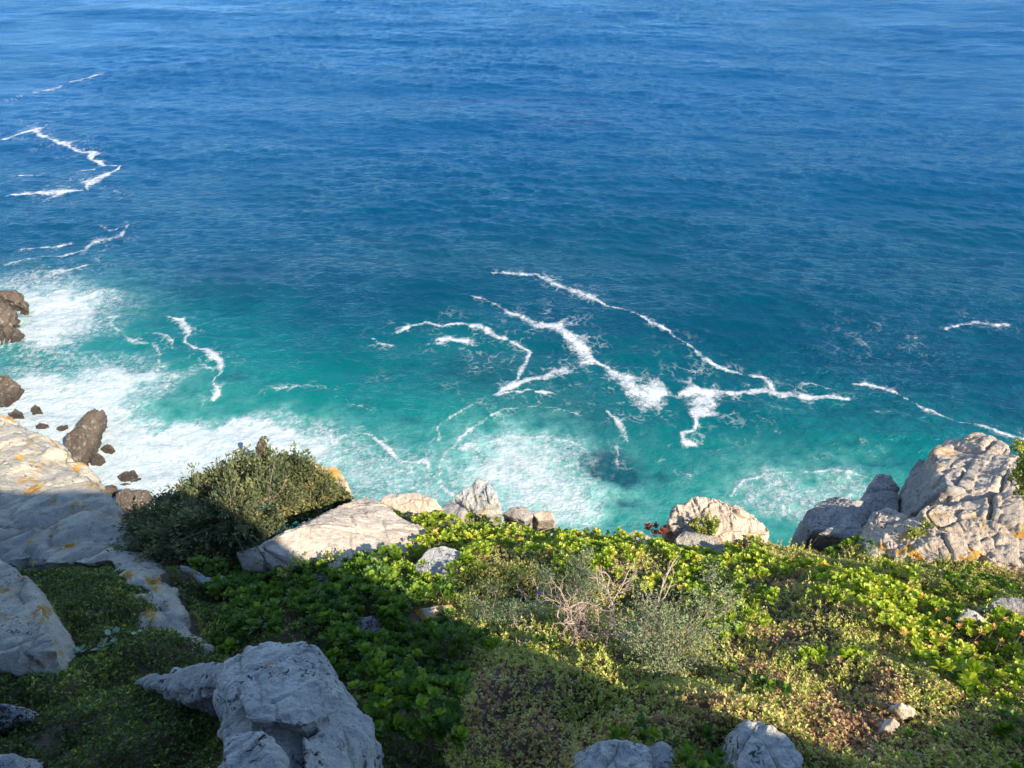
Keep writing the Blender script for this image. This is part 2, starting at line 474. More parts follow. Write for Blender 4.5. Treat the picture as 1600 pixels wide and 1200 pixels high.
# wide washes of foam: (pixel x, y, radius x m, radius y m, strength)
BLOBS = [
 (60,468,8.3,5.5,0.59),(90,495,8.3,5.5,0.49),(55,525,6.4,3.7,0.55),(100,512,6.4,4.6,0.42),(30,440,6.4,3.7,0.42),(120,470,8.3,2.8,0.28),(20,410,5.5,2.8,0.15),
 (165,605,7.4,2.9,0.46),(210,590,7.4,2.4,0.49),(130,615,6.4,2.8,0.37),(60,590,8.3,2.8,0.28),(245,580,3.7,1.4,0.37),(110,560,11.0,1.8,0.19),(180,560,9.2,1.4,0.15),
 (60,630,7.4,4.6,0.59),(110,650,6.4,3.7,0.55),(30,610,5.5,3.7,0.55),(85,675,5.5,3.7,0.55),(50,650,5.5,3.7,0.61),(130,640,5.5,2.8,0.42),(150,672,4.6,2.8,0.31),
 (190,700,4.6,3.7,0.61),(170,725,4.6,3.7,0.61),(205,740,5.5,3.7,0.65),(250,745,7.4,5.5,0.71),(300,735,7.4,5.5,0.71),(340,725,6.4,4.6,0.67),(270,775,7.4,3.7,0.67),(220,770,6.4,3.7,0.67),
 (380,700,5.5,3.7,0.49),(320,700,9.2,2.8,0.46),(400,680,7.4,2.8,0.37),(430,660,6.4,2.2,0.31),(440,690,3.7,2.8,0.59),(225,695,6.4,1.8,0.37),(300,680,8.3,1.8,0.26),
 (540,700,5.0,3.0,0.17),(580,720,7.0,4.0,0.17),(600,750,8.0,4.0,0.16),(520,730,5.0,4.0,0.16),(640,765,7.0,4.0,0.14),(480,710,4.0,3.0,0.16),(560,770,8.0,5.0,0.16),
 (800,720,5.0,4.0,0.24),(840,740,7.0,6.0,0.27),(850,700,6.0,3.0,0.24),(780,745,4.0,4.0,0.26),(880,780,5.0,4.0,0.22),(830,780,7.0,5.0,0.26),(800,690,4.0,1.6,0.16),(895,805,4.0,4.0,0.19),(860,815,6.0,4.0,0.22),(740,740,2.5,2.0,0.13),
 (1200,775,5.0,3.0,0.19),(1250,770,6.0,3.5,0.19),(1300,770,5.0,3.0,0.19),(1180,760,3.0,2.0,0.13),(1340,770,4.0,3.0,0.16),(1230,795,6.0,3.0,0.19),
]
MILK = [(820,740,9,9,1.0),(870,790,8,6,.9),(780,700,5,4,.4),(575,735,8,6,.38),(500,720,5,4,.35),(640,770,7,4,.35),(370,690,10,4,.6),(300,725,14,6,.7),(200,700,9,6,.6),
        (60,480,13,8,.8),(60,640,12,8,.8),(170,605,11,4,.6),(1250,775,11,6,.65),(430,655,7,3,.35)]
DARK = [(955,730,3.4,1.9,1.),(975,742,3.0,1.2,1.),(950,722,1.6,1.8,1.),(983,788,1.1,.9,.9),(1032,740,1.0,.7,.6),(635,660,2.0,1.0,.55),(720,580,11,5,.45),(770,570,9,4,.4),(940,665,3,4,.4),
        (575,632,2,1.1,.5),(360,590,2,1,.4),(375,592,1.5,.8,.4),(915,715,4,1.2,.35),(800,395,26,6,.35),(860,600,10,5,.3),(270,610,4,3,.3),(200,575,3,1,.5),(880,640,8,3,.35),(330,455,16,4,.3)]
KELP = [(765,157,26,2.6,.5),(850,175,14,2.2,.45),(895,192,12,2.4,.45),(400,435,12,4,.2)]

def sea_fields(X, Y):
    P = p2(X, Y)
    wx = X + 1.3 * fbm(P * .35, 3, 41) + .45 * fbm(P * 1.6, 3, 47)
    wy = Y + 1.3 * fbm(P * .35 + 50, 3, 42) + .45 * fbm(P * 1.6 + 50, 3, 48)
    foam = np.zeros(len(X)); halo = np.zeros(len(X))
    for st, pts in LINES:
        L = []
        for (a, b, wd) in pts:
            s_ = seap(a, b)
            L.append((s_[0], s_[1], wd * (.62 if wd < 1.4 else .88)))
        A = np.array(L)
        k = (X > A[:, 0].min() - 14) & (X < A[:, 0].max() + 14) & (Y > A[:, 1].min() - 14) & (Y < A[:, 1].max() + 14)
        if not k.any(): continue
        wv = 1.15 / np.clip(.85 + 1.25 * fbm(P[k] * .22, 3, 91), .3, 2.0)
        r = wv * polydist(.5 * wx[k] + .5 * X[k], .5 * wy[k] + .5 * Y[k], L)
        v = st * np.exp(-.62 * r ** 2)
        foam[k] = np.maximum(foam[k], v)
        halo[k] = np.maximum(halo[k], st * np.exp(-(r / 3.2) ** 2))
    def blobs(B, warp):
        f = np.zeros(len(X))
        ux = X + warp * (wx - X); uy = Y + warp * (wy - Y)
        for (a, b, rx, ry, st) in B:
            c = seap(a, b)
            k = (np.abs(X - c[0]) < rx * 3) & (np.abs(Y - c[1]) < ry * 3 + 3)
            f[k] += st * np.exp(-(((ux[k] - c[0]) / rx) ** 2 + ((uy[k] - c[1]) / ry) ** 2))
        return f
    wash = np.clip(blobs(BLOBS, 2.2), 0, 1.35)
    milk = np.clip(blobs(MILK, 2.0), 0, 1)
    dark = np.clip(blobs(DARK, 1.0), 0, 1)
    kelp = np.clip(blobs(KELP, 1.5), 0, 1)
    # sandy shallows below the cliff
    SH = [(-400, 500), (0, 470), (150, 505), (300, 530), (500, 570), (700, 590), (850, 655), (1000, 675), (1150, 700), (1300, 715), (1450, 745), (1600, 760), (2200, 790)]
    S = np.array([seap(*s_)[:2] for s_ in SH])
    ysh = np.interp(X, S[:, 0], S[:, 1])
    n = fbm(P * .045, 4, 61); n2 = fbm(P * .14, 4, 66)
    s_ = (ysh - Y + 6 * n + 4 * n2)
    shallow = sstep(-26, 16, s_)
    return foam, halo, wash, milk, dark, kelp, shallow

def waves(X, Y):
    r = np.random.default_rng(3)
    z = np.zeros(len(X)); 
    far = np.clip(Y / 90, .55, 2.0)
    for k in range(46):
        L = 1.7 * (1.07 ** k)
        th = math.radians(-100) + r.normal(0, .42)
        a = .016 * L ** .3
        kx, ky = math.cos(th) * 2 * math.pi / L, math.sin(th) * 2 * math.pi / L
        ph = kx * X + ky * Y + r.uniform(0, 6.28)
        z += a * (np.sin(ph) + .25 * np.sin(2 * ph + .6))
    for L, th, a, ph in ((27, -97, .13, .3), (34, -104, .15, 2.1), (43, -88, .16, 4.0), (58, -99, .18, 1.0)):
        th = math.radians(th)
        z += a * np.sin((math.cos(th) * X + math.sin(th) * Y) * 2 * math.pi / L + ph + 1.2 * fbm(p2(X * .012, Y * .012), 2, 88))
    g_ = .65 + .5 * fbm(p2(X * .02, Y * .03), 3, 77)
    return z * g_

def sea_mat():
    t = NT('sea_water')
    pos = t.n('NewGeometry').outputs['Position']
    foam, halo, wash = t.attr('foam'), t.attr('halo'), t.attr('wash')
    milk, dark, kelp, shal = t.attr('milk'), t.attr('dark'), t.attr('kelp'), t.attr('shallow')
    v = t.map(pos, (1, 1, .2))
    deep = rgb(.0008, .050, .135)
    mid = rgb(.0005, .043, .078)
    turq = rgb(.001, .145, .135)
    y = t.n('SeparateXYZ', {0: pos}).outputs[1]
    big = t.noise(v, .03, 5, .6)
    offs = t.ss(t.math('ADD', y, t.math('MULTIPLY', big, 60.0)), 110, 230)
    xx = t.n('SeparateXYZ', {0: pos}).outputs[0]
    c = t.mix(offs, mid, deep)
    sh2 = t.math('ADD', shal, t.math('MULTIPLY', t.math('SUBTRACT', t.noise(v, .22, 5, .6), .5), .35), clamp=True)
    c = t.mix(sh2, c, turq)
    c = t.mix(t.math('MULTIPLY', milk, t.ss(t.noise(v, .5, 7, .65), .2, .75)), c, rgb(.24, .50, .46))
    dk = t.math('MULTIPLY', dark, t.math('ADD', .45, t.noise(v, .9, 5, .7)), clamp=True)
    c = t.mix(dk, c, rgb(.004, .055, .075))
    c = t.mix(t.math('MULTIPLY', kelp, t.ss(t.noise(v, .5, 5, .7), .35, .6)), c, rgb(.035, .04, .09))
    # lace of foam: ridges between bubbles, stretched and torn
    warp = t.n('TexNoise', {'Vector': v, 'Scale': .5, 'Detail': 6.0, 'Roughness': .65})
    vv = t.n('VectorMath', {0: v, 1: t.n('VectorMath', {0: warp.outputs['Color'], 1: (4.0, 4.0, 0)}, operation='MULTIPLY').outputs[0]}, operation='ADD').outputs[0]
    def lace(sc, wd):
        vo = t.n('TexVoronoi', {'Vector': vv, 'Scale': sc}, feature='DISTANCE_TO_EDGE', voronoi_dimensions='2D')
        return t.math('SUBTRACT', 1.0, t.ss(vo.outputs[0], 0.0, wd))
    lc = t.math('MAXIMUM', lace(.32, .30), t.math('MULTIPLY', lace(.9, .34), .9))
    fn = t.noise(v, 1.6, 9, .72, .4)
    fn2 = t.noise(v, 5.5, 6, .7)
    low = t.noise(v, .45, 6, .6, .6)
    tex = t.math('ADD', t.math('MULTIPLY', fn, .62), t.math('MULTIPLY', fn2, .38))
    s1 = t.math('ADD', foam, t.math('MULTIPLY', t.math('SUBTRACT', tex, .5), 2.1))
    s1 = t.math('ADD', s1, t.math('MULTIPLY', t.math('SUBTRACT', low, .5), 1.7))
    f1 = t.ss(s1, .34, 1.08)
    thr = t.math('MULTIPLY', t.ss(foam, .05, .35), f1)
    # torn lace trailing beside the lines
    hl = t.math('MULTIPLY', t.math('MULTIPLY', halo, lace(.8, .22)), t.ss(low, .46, .66))
    hl = t.math('MULTIPLY', hl, .75)
    # wash: smooth aerated water plus a net of foam over it
    w0 = t.math('ADD', wash, t.math('MULTIPLY', t.math('SUBTRACT', low, .5), .9))
    w0 = t.math('ADD', w0, t.math('MULTIPLY', t.math('SUBTRACT', fn, .5), .7))
    sm = t.math('MULTIPLY', t.ss(w0, .25, .95), .9)
    net = t.math('MULTIPLY', lc, t.math('MULTIPLY', t.ss(wash, .05, .5), t.ss(fn, .38, .60)))
    streak = t.math('MULTIPLY', t.math('SUBTRACT', 1.0, lc), t.ss(fn2, .45, .62))
    sm = t.math('SUBTRACT', sm, t.math('MULTIPLY', streak, .38), clamp=True)
    f2 = t.math('MULTIPLY', t.math('MAXIMUM', sm, t.math('MULTIPLY', net, .8)), t.ss(wash, .02, .22))
    fm = t.math('MAXIMUM', t.math('MAXIMUM', thr, hl), f2, clamp=True)
    fcol = t.mix(t.ss(tex, .35, .62), rgb(.36, .45, .50), rgb(.56, .55, .57))
    c = t.mix(t.math('MULTIPLY', fm, .95), c, fcol)
    rough = t.math('ADD', .16, t.math('MULTIPLY', fm, .6))
    p = t.n('BsdfDiffuse', {'Color': c, 'Roughness': .0})
    gl = t.n('BsdfGlossy', {'Color': (.42, .68, 1.0, 1), 'Roughness': .2})
    fr_ = t.n('Fresnel', {'IOR': 1.33})
    # ripples: three noise layers with crests lying across the view
    vs = t.map(pos, (.5, 1.0, 1), (0, 0, radians(16)))
    vs2 = t.map(pos, (.6, 1.0, 1), (0, 0, radians(-22)))
    calm = t.ss(t.noise(v, .028, 4, .6, .8), .36, .62)       # cat's-paws: rougher and smoother patches
    amp = t.math('ADD', .42, t.math('MULTIPLY', calm, .85))
    r1 = t.noise(vs, .6, 3, .55, .5)
    r2 = t.noise(vs2, 1.5, 4, .6, .6)
    r3 = t.noise(vs, 3.4, 4, .65, .4)
    rid = t.math('ABSOLUTE', t.math('SUBTRACT', t.noise(vs, 1.3, 3, .6, .8), .5))
    hgt = t.math('ADD', t.math('MULTIPLY', r1, .34), t.math('MULTIPLY', r2, .36))
    hgt = t.math('ADD', hgt, t.math('MULTIPLY', r3, .20))
    hgt = t.math('SUBTRACT', hgt, t.math('MULTIPLY', rid, .22))
    hgt = t.math('MULTIPLY', hgt, amp)
    hgt = t.math('ADD', hgt, t.math('MULTIPLY', fm, .10))
    hgt = t.math('ADD', hgt, t.math('MULTIPLY', t.math('MULTIPLY', f2, fn2), .16))
    b = t.n('Bump', {'Height': hgt, 'Strength': .72, 'Distance': 1.0})
    for q_ in (p, gl, fr_): t.put(q_.inputs['Normal'], b.outputs[0])
    fac = t.math('MULTIPLY', t.math('MULTIPLY', fr_.outputs[0], .85), t.math('SUBTRACT', 1.0, t.math('MULTIPLY', fm, .9)))
    mx = t.n('MixShader', {0: fac, 1: p.outputs[0], 2: gl.outputs[0]})
    t.put(t.out.inputs[0], mx.outputs[0])
    return t.m

xs = axis(-9000, 9000, -112, 100, .28, 1.1)
ys = [30.0]
ys = list(axis(-300, 40, 40, 40.6, .3, 1.3)[:-3])
y = 40.0
ys = [a for a in ys if a < 40]
while y < 14000:
    ys.append(y)
    y += .22 if y < 100 else (.22 + (y - 100) * .006 if y < 360 else (y - 340) * .12)
ys = np.array(ys)
X, Y, q = grid(xs, ys)
vis = (Y > 38) & (Y < 380)
fields = [np.zeros(len(X)) for _ in range(7)]
R_f = sea_fields(X[vis], Y[vis])
for a, b in zip(fields, R_f): a[vis] = b
fields[6][~vis & (Y < 40)] = 1
Z = np.zeros(len(X))
Z[vis] = waves(X[vis], Y[vis]) * sstep(380, 320, Y[vis]) * sstep(38, 44, Y[vis])
foamh = fields[0] * .06 + fields[2] * .08
Z += foamh
sea = mesh_np('sea', np.stack([X, Y, Z], 1), quads=q, mat=sea_mat(),
              attrs=dict(zip(['foam', 'halo', 'wash', 'milk', 'dark', 'kelp', 'shallow'], fields)))
tag(sea, 'blue sea turning turquoise with white foam lines near the shore', 'sea', kind='structure')

# ------------------------------------------------------------ rocks
ROCKPX = []     # outlines that plants keep off

def hull_mesh(hulls):
    bm = bmesh.new()
    for pts in hulls:
        vs = [bm.verts.new(tuple(p)) for p in pts]
        r = bmesh.ops.convex_hull(bm, input=vs)
        junk = [e for e in r['geom_interior'] if isinstance(e, bmesh.types.BMVert)]
        bmesh.ops.delete(bm, geom=junk, context='VERTS')
    me = bpy.data.meshes.new('tmp')
    bm.to_mesh(me); bm.free()
    return me

def rock(name, label, hulls, mat, at=led, sink=.5, res=70, rough=.05, joint=.0, jsc=3.0, smooth=5, seed=0, back=.1, excl=True, cat='rock', group=None, strat=None):
    HP = []
    for hp in hulls:
        top = [at(*p) for p in hp]
        size = np.ptp(np.array(top), axis=0).max()
        s_ = sink if sink > 0 else -sink * size
        bot = []
        c = np.mean(top, axis=0)
        for p in top:
            q_ = p.copy(); q_[:2] = c[:2] + (p[:2] - c[:2]) * (1.02 if at is not seap else .9); q_[2] = p[2] - s_; q_[1] += back
            bot.append(q_)
        HP.append(top + bot)
        if excl and at is led: ROCKPX.append([(p[0], p[1]) for p in hp])
    me = hull_mesh(HP)
    allp = np.array([p for h_ in HP for p in h_])
    size = np.ptp(allp, axis=0).max()
    o = bpy.data.objects.new(name, me); col.objects.link(o)
    m = o.modifiers.new('r', 'REMESH'); m.mode = 'VOXEL'; m.voxel_size = size / res; m.adaptivity = 0
    m2 = o.modifiers.new('s', 'SMOOTH'); m2.factor = .5; m2.iterations = smooth
    dg = bpy.context.evaluated_depsgraph_get()
    ev = o.evaluated_get(dg)
    nm = bpy.data.meshes.new_from_object(ev)
    o.modifiers.clear()
    n = len(nm.vertices)
    V = np.empty(n * 3, np.float32); nm.vertices.foreach_get('co', V); V = V.reshape(-1, 3).astype(float)
    N = np.empty(n * 3, np.float32); nm.vertices.foreach_get('normal', N); N = N.reshape(-1, 3).astype(float)
    k = 1.0 / size
    P = V + seed * 13.7
    # broad lumps, chips, then blocky steps along joints
    d = size * rough * (1.0 * fbm(P * k * 2.2, 3, seed) + .45 * fbm(P * k * 7, 4, seed + 5))
    d += size * rough * .30 * fbm(P * k * 24, 4, seed + 8)
    tilt = np.array([[.86, .3, -.4], [-.2, .93, .3], [.46, -.18, .87]])
    Q0 = (P @ tilt.T) * k * jsc
    crack = np.zeros(n)
    for lv, (fq, am) in enumerate(((1.0, 1.0), (2.6, .42), (6.0, .16))):
        Q = Q0 * fq * np.array([1.0, .8, 1.7])
        Q = Q + .30 * np.stack([fbm(Q * .7, 3, 3 + lv), fbm(Q * .7 + 9, 3, 4 + lv), fbm(Q * .7 + 20, 3, 5 + lv)], 1)
        # brick-like offsets so the joints do not run right through
        Q[:, 0] += .5 * _h(np.floor(Q[:, 2]).astype(np.int64), np.zeros(n, np.int64), np.zeros(n, np.int64), 9 + seed)
        I = np.floor(Q).astype(np.int64); Fr = Q - I
        hsh = _h(I[:, 0], I[:, 1], I[:, 2] * 7919, seed + lv)
        dd = np.minimum(Fr, 1 - Fr)
        live = np.stack([fbm(Q * .5 + 30 + 7 * a_, 2, 60 + a_) for a_ in range(3)], 1) > -.02
        cr_ = np.where(live, np.exp(-(dd / .05) ** 2), 0).max(axis=1)
        edge = np.clip(dd / .07, 0, 1).min(axis=1)
        d += joint * size * am * ((hsh - .5) * .95 * edge - cr_ * .42)
        crack = np.maximum(crack, cr_ * (1 - .3 * lv))
    V = V + N * d[:, None]
    nm.vertices.foreach_set('co', V.astype(np.float32).ravel())
    a = nm.attributes.new('joint', 'FLOAT', 'POINT')
    a.data.foreach_set('value', (crack * (.9 if joint > 0 else .0)).astype(np.float32))
    nm.polygons.foreach_set('use_smooth', np.ones(len(nm.polygons), bool))
    nm.materials.clear(); nm.materials.append(mat)
    nm.update()
    o.data = nm; bpy.data.meshes.remove(me)
    tag(o, label, cat, group)
    return o

# --- the big outcrop, left
def A(px, py, t):
    return CAM + ray(px, py) * t
rock('rock_outcrop', 'largest cream rock outcrop, its far end sunlit with orange lichen', [
    [(-160,640,8.6),(0,644,8.2),(62,668,8.0),(98,735,7.2),(150,775,6.7),(192,803,6.2),(240,852,5.5),(150,880,5.2),(60,880,5.3),(-60,880,5.4),(-200,800,6.2)],
    [(150,790,6.3),(186,798,6.2),(240,850,5.5),(262,882,5.15),(300,950,4.4),(333,1012,3.95),(322,1028,3.9),(262,1010,4.02),(215,1008,4.03),(232,940,4.45),(215,890,4.85),(150,850,5.5)]],
    CREAM, at=A, sink=1.3, res=210, rough=.016, joint=.024, jsc=6.5, smooth=4, seed=3)
ROCKPX += [[(-160,640),(0,640),(62,668),(98,735),(192,803),(262,882),(300,950),(333,1012),(300,1012),(262,985),(250,915),(225,880),(150,862),(60,872),(-60,890)]]
rock('rock', 'smooth bluish shaded rock with a rounded side at the edge of the moss', [
    [(-120,880,.45),(0,868,.5),(38,900,.45),(68,955,.36),(90,1015,.24),(98,1062,.08),(60,1045,.1),(0,1020,.16),(-120,1030,.2)]],
    CREAM, sink=.7, res=120, rough=.02, joint=.022, jsc=4, seed=4, smooth=5)
rock('rock', 'big flat-topped bluish grey block rising over the dark leafy plants', [
    [(346,1030,.56),(372,1016,.60),(402,1008,.63),(478,1001,.64),(494,1014,.62),(536,1088,.52),(560,1112,.46),(576,1132,.42),(572,1155,.38),(560,1215,.36),(345,1260,.5),(338,1100,.50)],
    [(368,1062,.66),(420,1036,.70),(478,1040,.69),(505,1075,.64),(520,1120,.57),(470,1135,.60),(380,1120,.62)],
    [(352,1150,.60),(410,1142,.63),(440,1170,.60),(450,1230,.56),(350,1260,.55)],
    [(470,1150,.57),(530,1130,.52),(566,1150,.45),(556,1215,.42),(480,1230,.5)]],
    PALE, sink=.75, res=200, rough=.014, joint=.026, jsc=5.5, seed=5, smooth=0)
rock('rock', 'low speckled ledge joined to the flat-topped block, moss on both sides', [
    [(212,1066,.08),(250,1052,.17),(300,1044,.26),(330,1032,.38),(362,1036,.44),(366,1092,.36),(352,1098,.34),(262,1092,.12)],
    [(262,1052,.22),(318,1036,.36),(350,1046,.42),(350,1074,.40),(290,1080,.26)]],
    rock_mat('pale_freckled_rock', (.56, .55, .53), (.44, .43, .42), (.34, .32, .31), .7, 0, .8, .6), sink=.5, res=110, rough=.016, joint=.03, jsc=4, seed=6, smooth=0)
rock('stone', 'smallest speckled stone under the rounded bluish rock', [[(-40,1105,.16),(0,1098,.2),(35,1105,.16),(40,1125,.1),(10,1140,.06),(-40,1150,.06)]], SPECK, sink=.3, res=40, rough=.04, seed=7)
rock('stone', 'pale stone poking out of moss at the very bottom corner', [[(-30,1185,.12),(20,1178,.15),(42,1190,.1),(40,1230,.05),(-30,1230,.05)]], PALE, sink=.3, res=40, rough=.04, seed=8)
# --- slab and neighbours in front of the shrub
rock('rock', 'long tan sunlit slab sloping up beside the dark shrub', [
    [(400,852,.30),(470,822,.40),(528,790,.42),(572,777,.40),(612,795,.34),(664,828,.18),(655,858,.06),(600,880,.05),(520,898,.05),(430,894,.08),(405,880,.12)]],
    TAN, sink=.6, res=170, rough=.018, joint=.018, jsc=5, seed=9, smooth=2)
rock('rock', 'small squarish block at the low end of the long tan slab', [[(368,863,.22),(400,852,.28),(412,872,.2),(410,892,.08),(380,890,.08)]], TAN, sink=.45, res=50, rough=.025, seed=10, smooth=3)
rock('rock', 'rounded cream boulder by the water between slab and pointed boulder', [[(593,782,.25),(608,770,.32),(650,767,.36),(680,778,.3),(692,795,.16),(685,812,.03),(650,816,.02),(615,802,.08)]], TAN, sink=.5, res=80, rough=.025, joint=.015, seed=11)
rock('rock', 'crumbly grey rock patch squeezed between cream and pointed boulders', [[(688,795,.14),(705,782,.2),(728,798,.14),(722,815,.04),(695,818,.02)]], GREY, sink=.4, res=50, rough=.05, joint=.03, seed=12, smooth=2)
rock('rock', 'pointed boulder with one shaded face standing over the white wash', [
    [(710,775,.22),(745,750,.42),(762,750,.42),(776,775,.28),(786,802,.06),(750,806,.04),(712,790,.1)]], PALE, sink=.5, res=80, rough=.03, joint=.03, seed=13, smooth=3)
rock('rock', 'low flat boulder just beyond the leaves beside the pointed boulder', [[(786,802,.06),(800,792,.14),(822,792,.14),(834,805,.06),(820,815,0)]], GREY, sink=.4, res=50, rough=.04, seed=14)
rock('stone', 'small cream stone on the rim next to the low flat boulder', [[(832,802,.08),(845,796,.12),(862,800,.1),(868,812,.02),(840,814,.0)]], TAN, sink=.3, res=40, rough=.04, seed=15)
rock('rock', 'pale rounded boulder surrounded by bright leaves below the slab', [[(645,888,.08),(668,858,.22),(690,850,.26),(712,855,.24),(726,868,.16),(722,898,.04),(690,915,.0),(655,908,.0),(642,896,.04)]], PALE, sink=.45, res=80, rough=.025, joint=.02, seed=16, smooth=5)
rock('stone', 'long low stone covered with bright orange lichen in the leaves', [[(632,955,.08),(660,950,.13),(706,945,.13),(704,962,.08),(670,982,.03),(640,972,.03)]],
     rock_mat('orange_lichen_rock', (.42, .36, .29), (.36, .30, .24), (.30, .26, .22), .2, 2.0, .2), sink=.3, res=60, rough=.04, seed=17)
rock('stone', 'black-and-white freckled stone among dark leaves above the flat block', [[(546,990,.06),(560,965,.16),(582,962,.17),(604,985,.1),(600,1003,.04),(565,1010,.03)]], SPECK, sink=.3, res=60, rough=.04, seed=18)
rock('stone', 'little whitish stone below the shaded foot of the slab', [[(474,908,.08),(492,897,.12),(518,900,.1),(520,910,.05),(490,914,.03)]], PALE, sink=.3, res=45, rough=.05, seed=19)
rock('stone', 'narrow whitish rock strip by the dark hollow next to the big outcrop', [[(272,888,.14),(290,884,.18),(312,897,.13),(332,905,.1),(350,918,.05),(330,922,.03),(292,903,.06)]], PALE, sink=.3, res=60, rough=.05, seed=20)
rock('stone', 'small whitish stone in the hollow under the squarish block', [[(325,903,.08),(345,898,.1),(368,905,.07),(360,915,.03),(335,912,.03)]], PALE, sink=.3, res=40, rough=.05, seed=21)
rock('rock', 'cream rock with orange lichen at the sunlit tip of the shrub', [[(478,760,.35),(498,728,.62),(525,727,.62),(543,748,.5),(556,782,.22),(520,800,.1)]],
     rock_mat('cream_lichen_rock', (.50, .42, .31), (.42, .34, .25), (.33, .28, .22), .2, .7, .2), sink=.5, res=60, rough=.03, seed=22, excl=False)
# --- centre
rock('rock', 'small bare wedge of rock beside the red-leaved plant', [[(978,838,.06),(990,828,.12),(1004,829,.12),(1032,852,.02),(1010,856,0)]], TAN, sink=.4, res=50, rough=.04, seed=23)
rock('rock', 'large cracked tan boulder sitting alone on the clifftop rim', [
    [(1046,815,.22),(1058,790,.36),(1080,776,.44),(1120,776,.44),(1160,792,.36),(1205,826,.12),(1195,848,.0),(1130,855,.0),(1055,842,.05)]],
    TAN, sink=.55, res=170, rough=.04, joint=.05, jsc=4.5, seed=24, smooth=2)
rock('rock', 'low cream rock lying in front of the large cracked boulder', [[(1056,842,.1),(1070,828,.17),(1092,832,.17),(1120,838,.15),(1146,854,.07),(1128,868,0),(1080,862,0),(1058,856,.02)]], CREAM, sink=.4, res=70, rough=.03, joint=.02, seed=25)
# --- right outcrop
g_ = 'rocks of the outcrop at the clifftop corner'
rock('rock_outcrop', 'tallest sunlit rock of the corner outcrop, orange lichen streaks on top', [
    [(1462,718,0.68),(1466,698,0.75),(1487,690,0.77),(1526,681,0.83),(1560,692,0.81),(1596,712,0.75),(1680,760,0.59),(1700,888,0.07),(1560,880,0.04),(1500,850,0.16),(1466,800,0.33)]],
    TANO, sink=1.0, res=220, rough=.022, joint=.026, jsc=6, seed=26, smooth=3, group=g_)
rock('rock', 'dark shaded face of rock leaning against the tallest outcrop rock', [
    [(1405,795,0.09),(1424,738,0.41),(1442,714,0.59),(1470,716,0.69),(1480,760,0.55),(1516,772,0.44),(1512,790,0.30),(1470,806,0.11),(1410,812,0.06)]], GREY, sink=.7, res=90, rough=.03, joint=.03, seed=27, smooth=3, group=g_)
rock('rock', 'bluish grey block between the dark shaded face and the low seaward boulder', [
    [(1350,782,0.18),(1358,757,0.31),(1374,742,0.37),(1392,742,0.36),(1404,765,0.22),(1405,800,0.07),(1352,802,0.07)]], GREY, sink=.6, res=70, rough=.03, joint=.03, seed=28, smooth=3, group=g_)
rock('rock', 'low grey boulder farthest out towards the water in the corner outcrop', [
    [(1258,810,0.07),(1266,795,0.15),(1284,782,0.22),(1303,777,0.25),(1332,782,0.26),(1358,784,0.22),(1364,812,0.07),(1330,828,0.01),(1270,828,0.00)]], GREY, sink=.6, res=90, rough=.035, joint=.035, seed=29, smooth=3, group=g_)
rock('rock', 'small grey rock tucked under the low seaward boulder', [[(1280,832,0.06),(1310,820,0.11),(1345,818,0.11),(1352,836,0.04),(1320,842,0.00)]], GREY, sink=.4, res=60, rough=.04, joint=.03, seed=30, smooth=3, group=g_)
rock('rock', 'pale ridged rock in front of the outcrop touching the bushy mat', [
    [(1348,838,0.09),(1362,806,0.27),(1388,792,0.33),(1430,806,0.31),(1480,832,0.25),(1540,862,0.10),(1500,880,0.03),(1400,872,0.02),(1352,856,0.02)]], TANO, sink=.5, res=120, rough=.035, joint=.04, jsc=4, seed=31, smooth=3, group=g_)
rock('rock', 'broken weathered block wedged between the pale ridge and tallest rock', [
    [(1438,800,0.37),(1460,783,0.44),(1500,790,0.41),(1560,820,0.30),(1610,850,0.18),(1600,872,0.07),(1520,862,0.09),(1470,830,0.22)]], TANO, sink=.6, res=110, rough=.04, joint=.045, jsc=4, seed=32, smooth=3, group=g_)
rock('rock', 'flat sunlit stone half buried below the pale ridged rock', [[(1346,842,.08),(1370,836,.12),(1398,842,.1),(1402,862,.03),(1360,872,0)]], CREAM, sink=.3, res=50, rough=.04, seed=33)
rock('stone', 'white conical stone in a dark gap of the leafy mat', [[(1495,968,.05),(1512,952,.13),(1525,955,.12),(1545,972,.05),(1520,982,.0)]], PALE, sink=.3, res=45, rough=.05, seed=34, smooth=2)
rock('stone', 'flat grey stone near the white conical stone', [[(1540,945,.08),(1562,933,.13),(1600,935,.13),(1630,950,.1),(1600,960,.02),(1555,960,.02)]], GREY, sink=.3, res=55, rough=.05, seed=35)
# --- near stones
rock('rock', 'largest pale rounded rock in the sunlit gap of the near mat', [[(1148,1150,.14),(1168,1135,.22),(1205,1130,.25),(1235,1148,.2),(1258,1178,.14),(1255,1230,.1),(1150,1230,.12)]], PALE, sink=.4, res=120, rough=.03, joint=.04, seed=36, smooth=2)
rock('rock', 'bluish shaded rock with a long smooth back nearest the viewer', [[(896,1178,.12),(930,1162,.2),(980,1156,.22),(1012,1168,.18),(1022,1190,.12),(1015,1240,.1),(900,1240,.08)]], PALE, sink=.4, res=120, rough=.03, joint=.035, seed=37, smooth=2)
rock('stone', 'small stone leaning against the bluish shaded rock', [[(1014,1168,.14),(1035,1157,.18),(1052,1172,.14),(1054,1205,.08),(1020,1215,.08)]], PALE, sink=.3, res=50, rough=.04, seed=38)
rock('stone', 'pinkish upper stone of the pair in the dry olive mat', [[(1396,1108,.1),(1408,1100,.14),(1430,1106,.12),(1430,1122,.06),(1410,1126,.04)]], TAN, sink=.25, res=45, rough=.05, seed=39)
rock('stone', 'pinkish lower stone of the pair in the dry olive mat', [[(1378,1140,.06),(1395,1122,.12),(1408,1130,.1),(1402,1146,.04),(1385,1150,.03)]], TAN, sink=.25, res=45, rough=.05, seed=40)

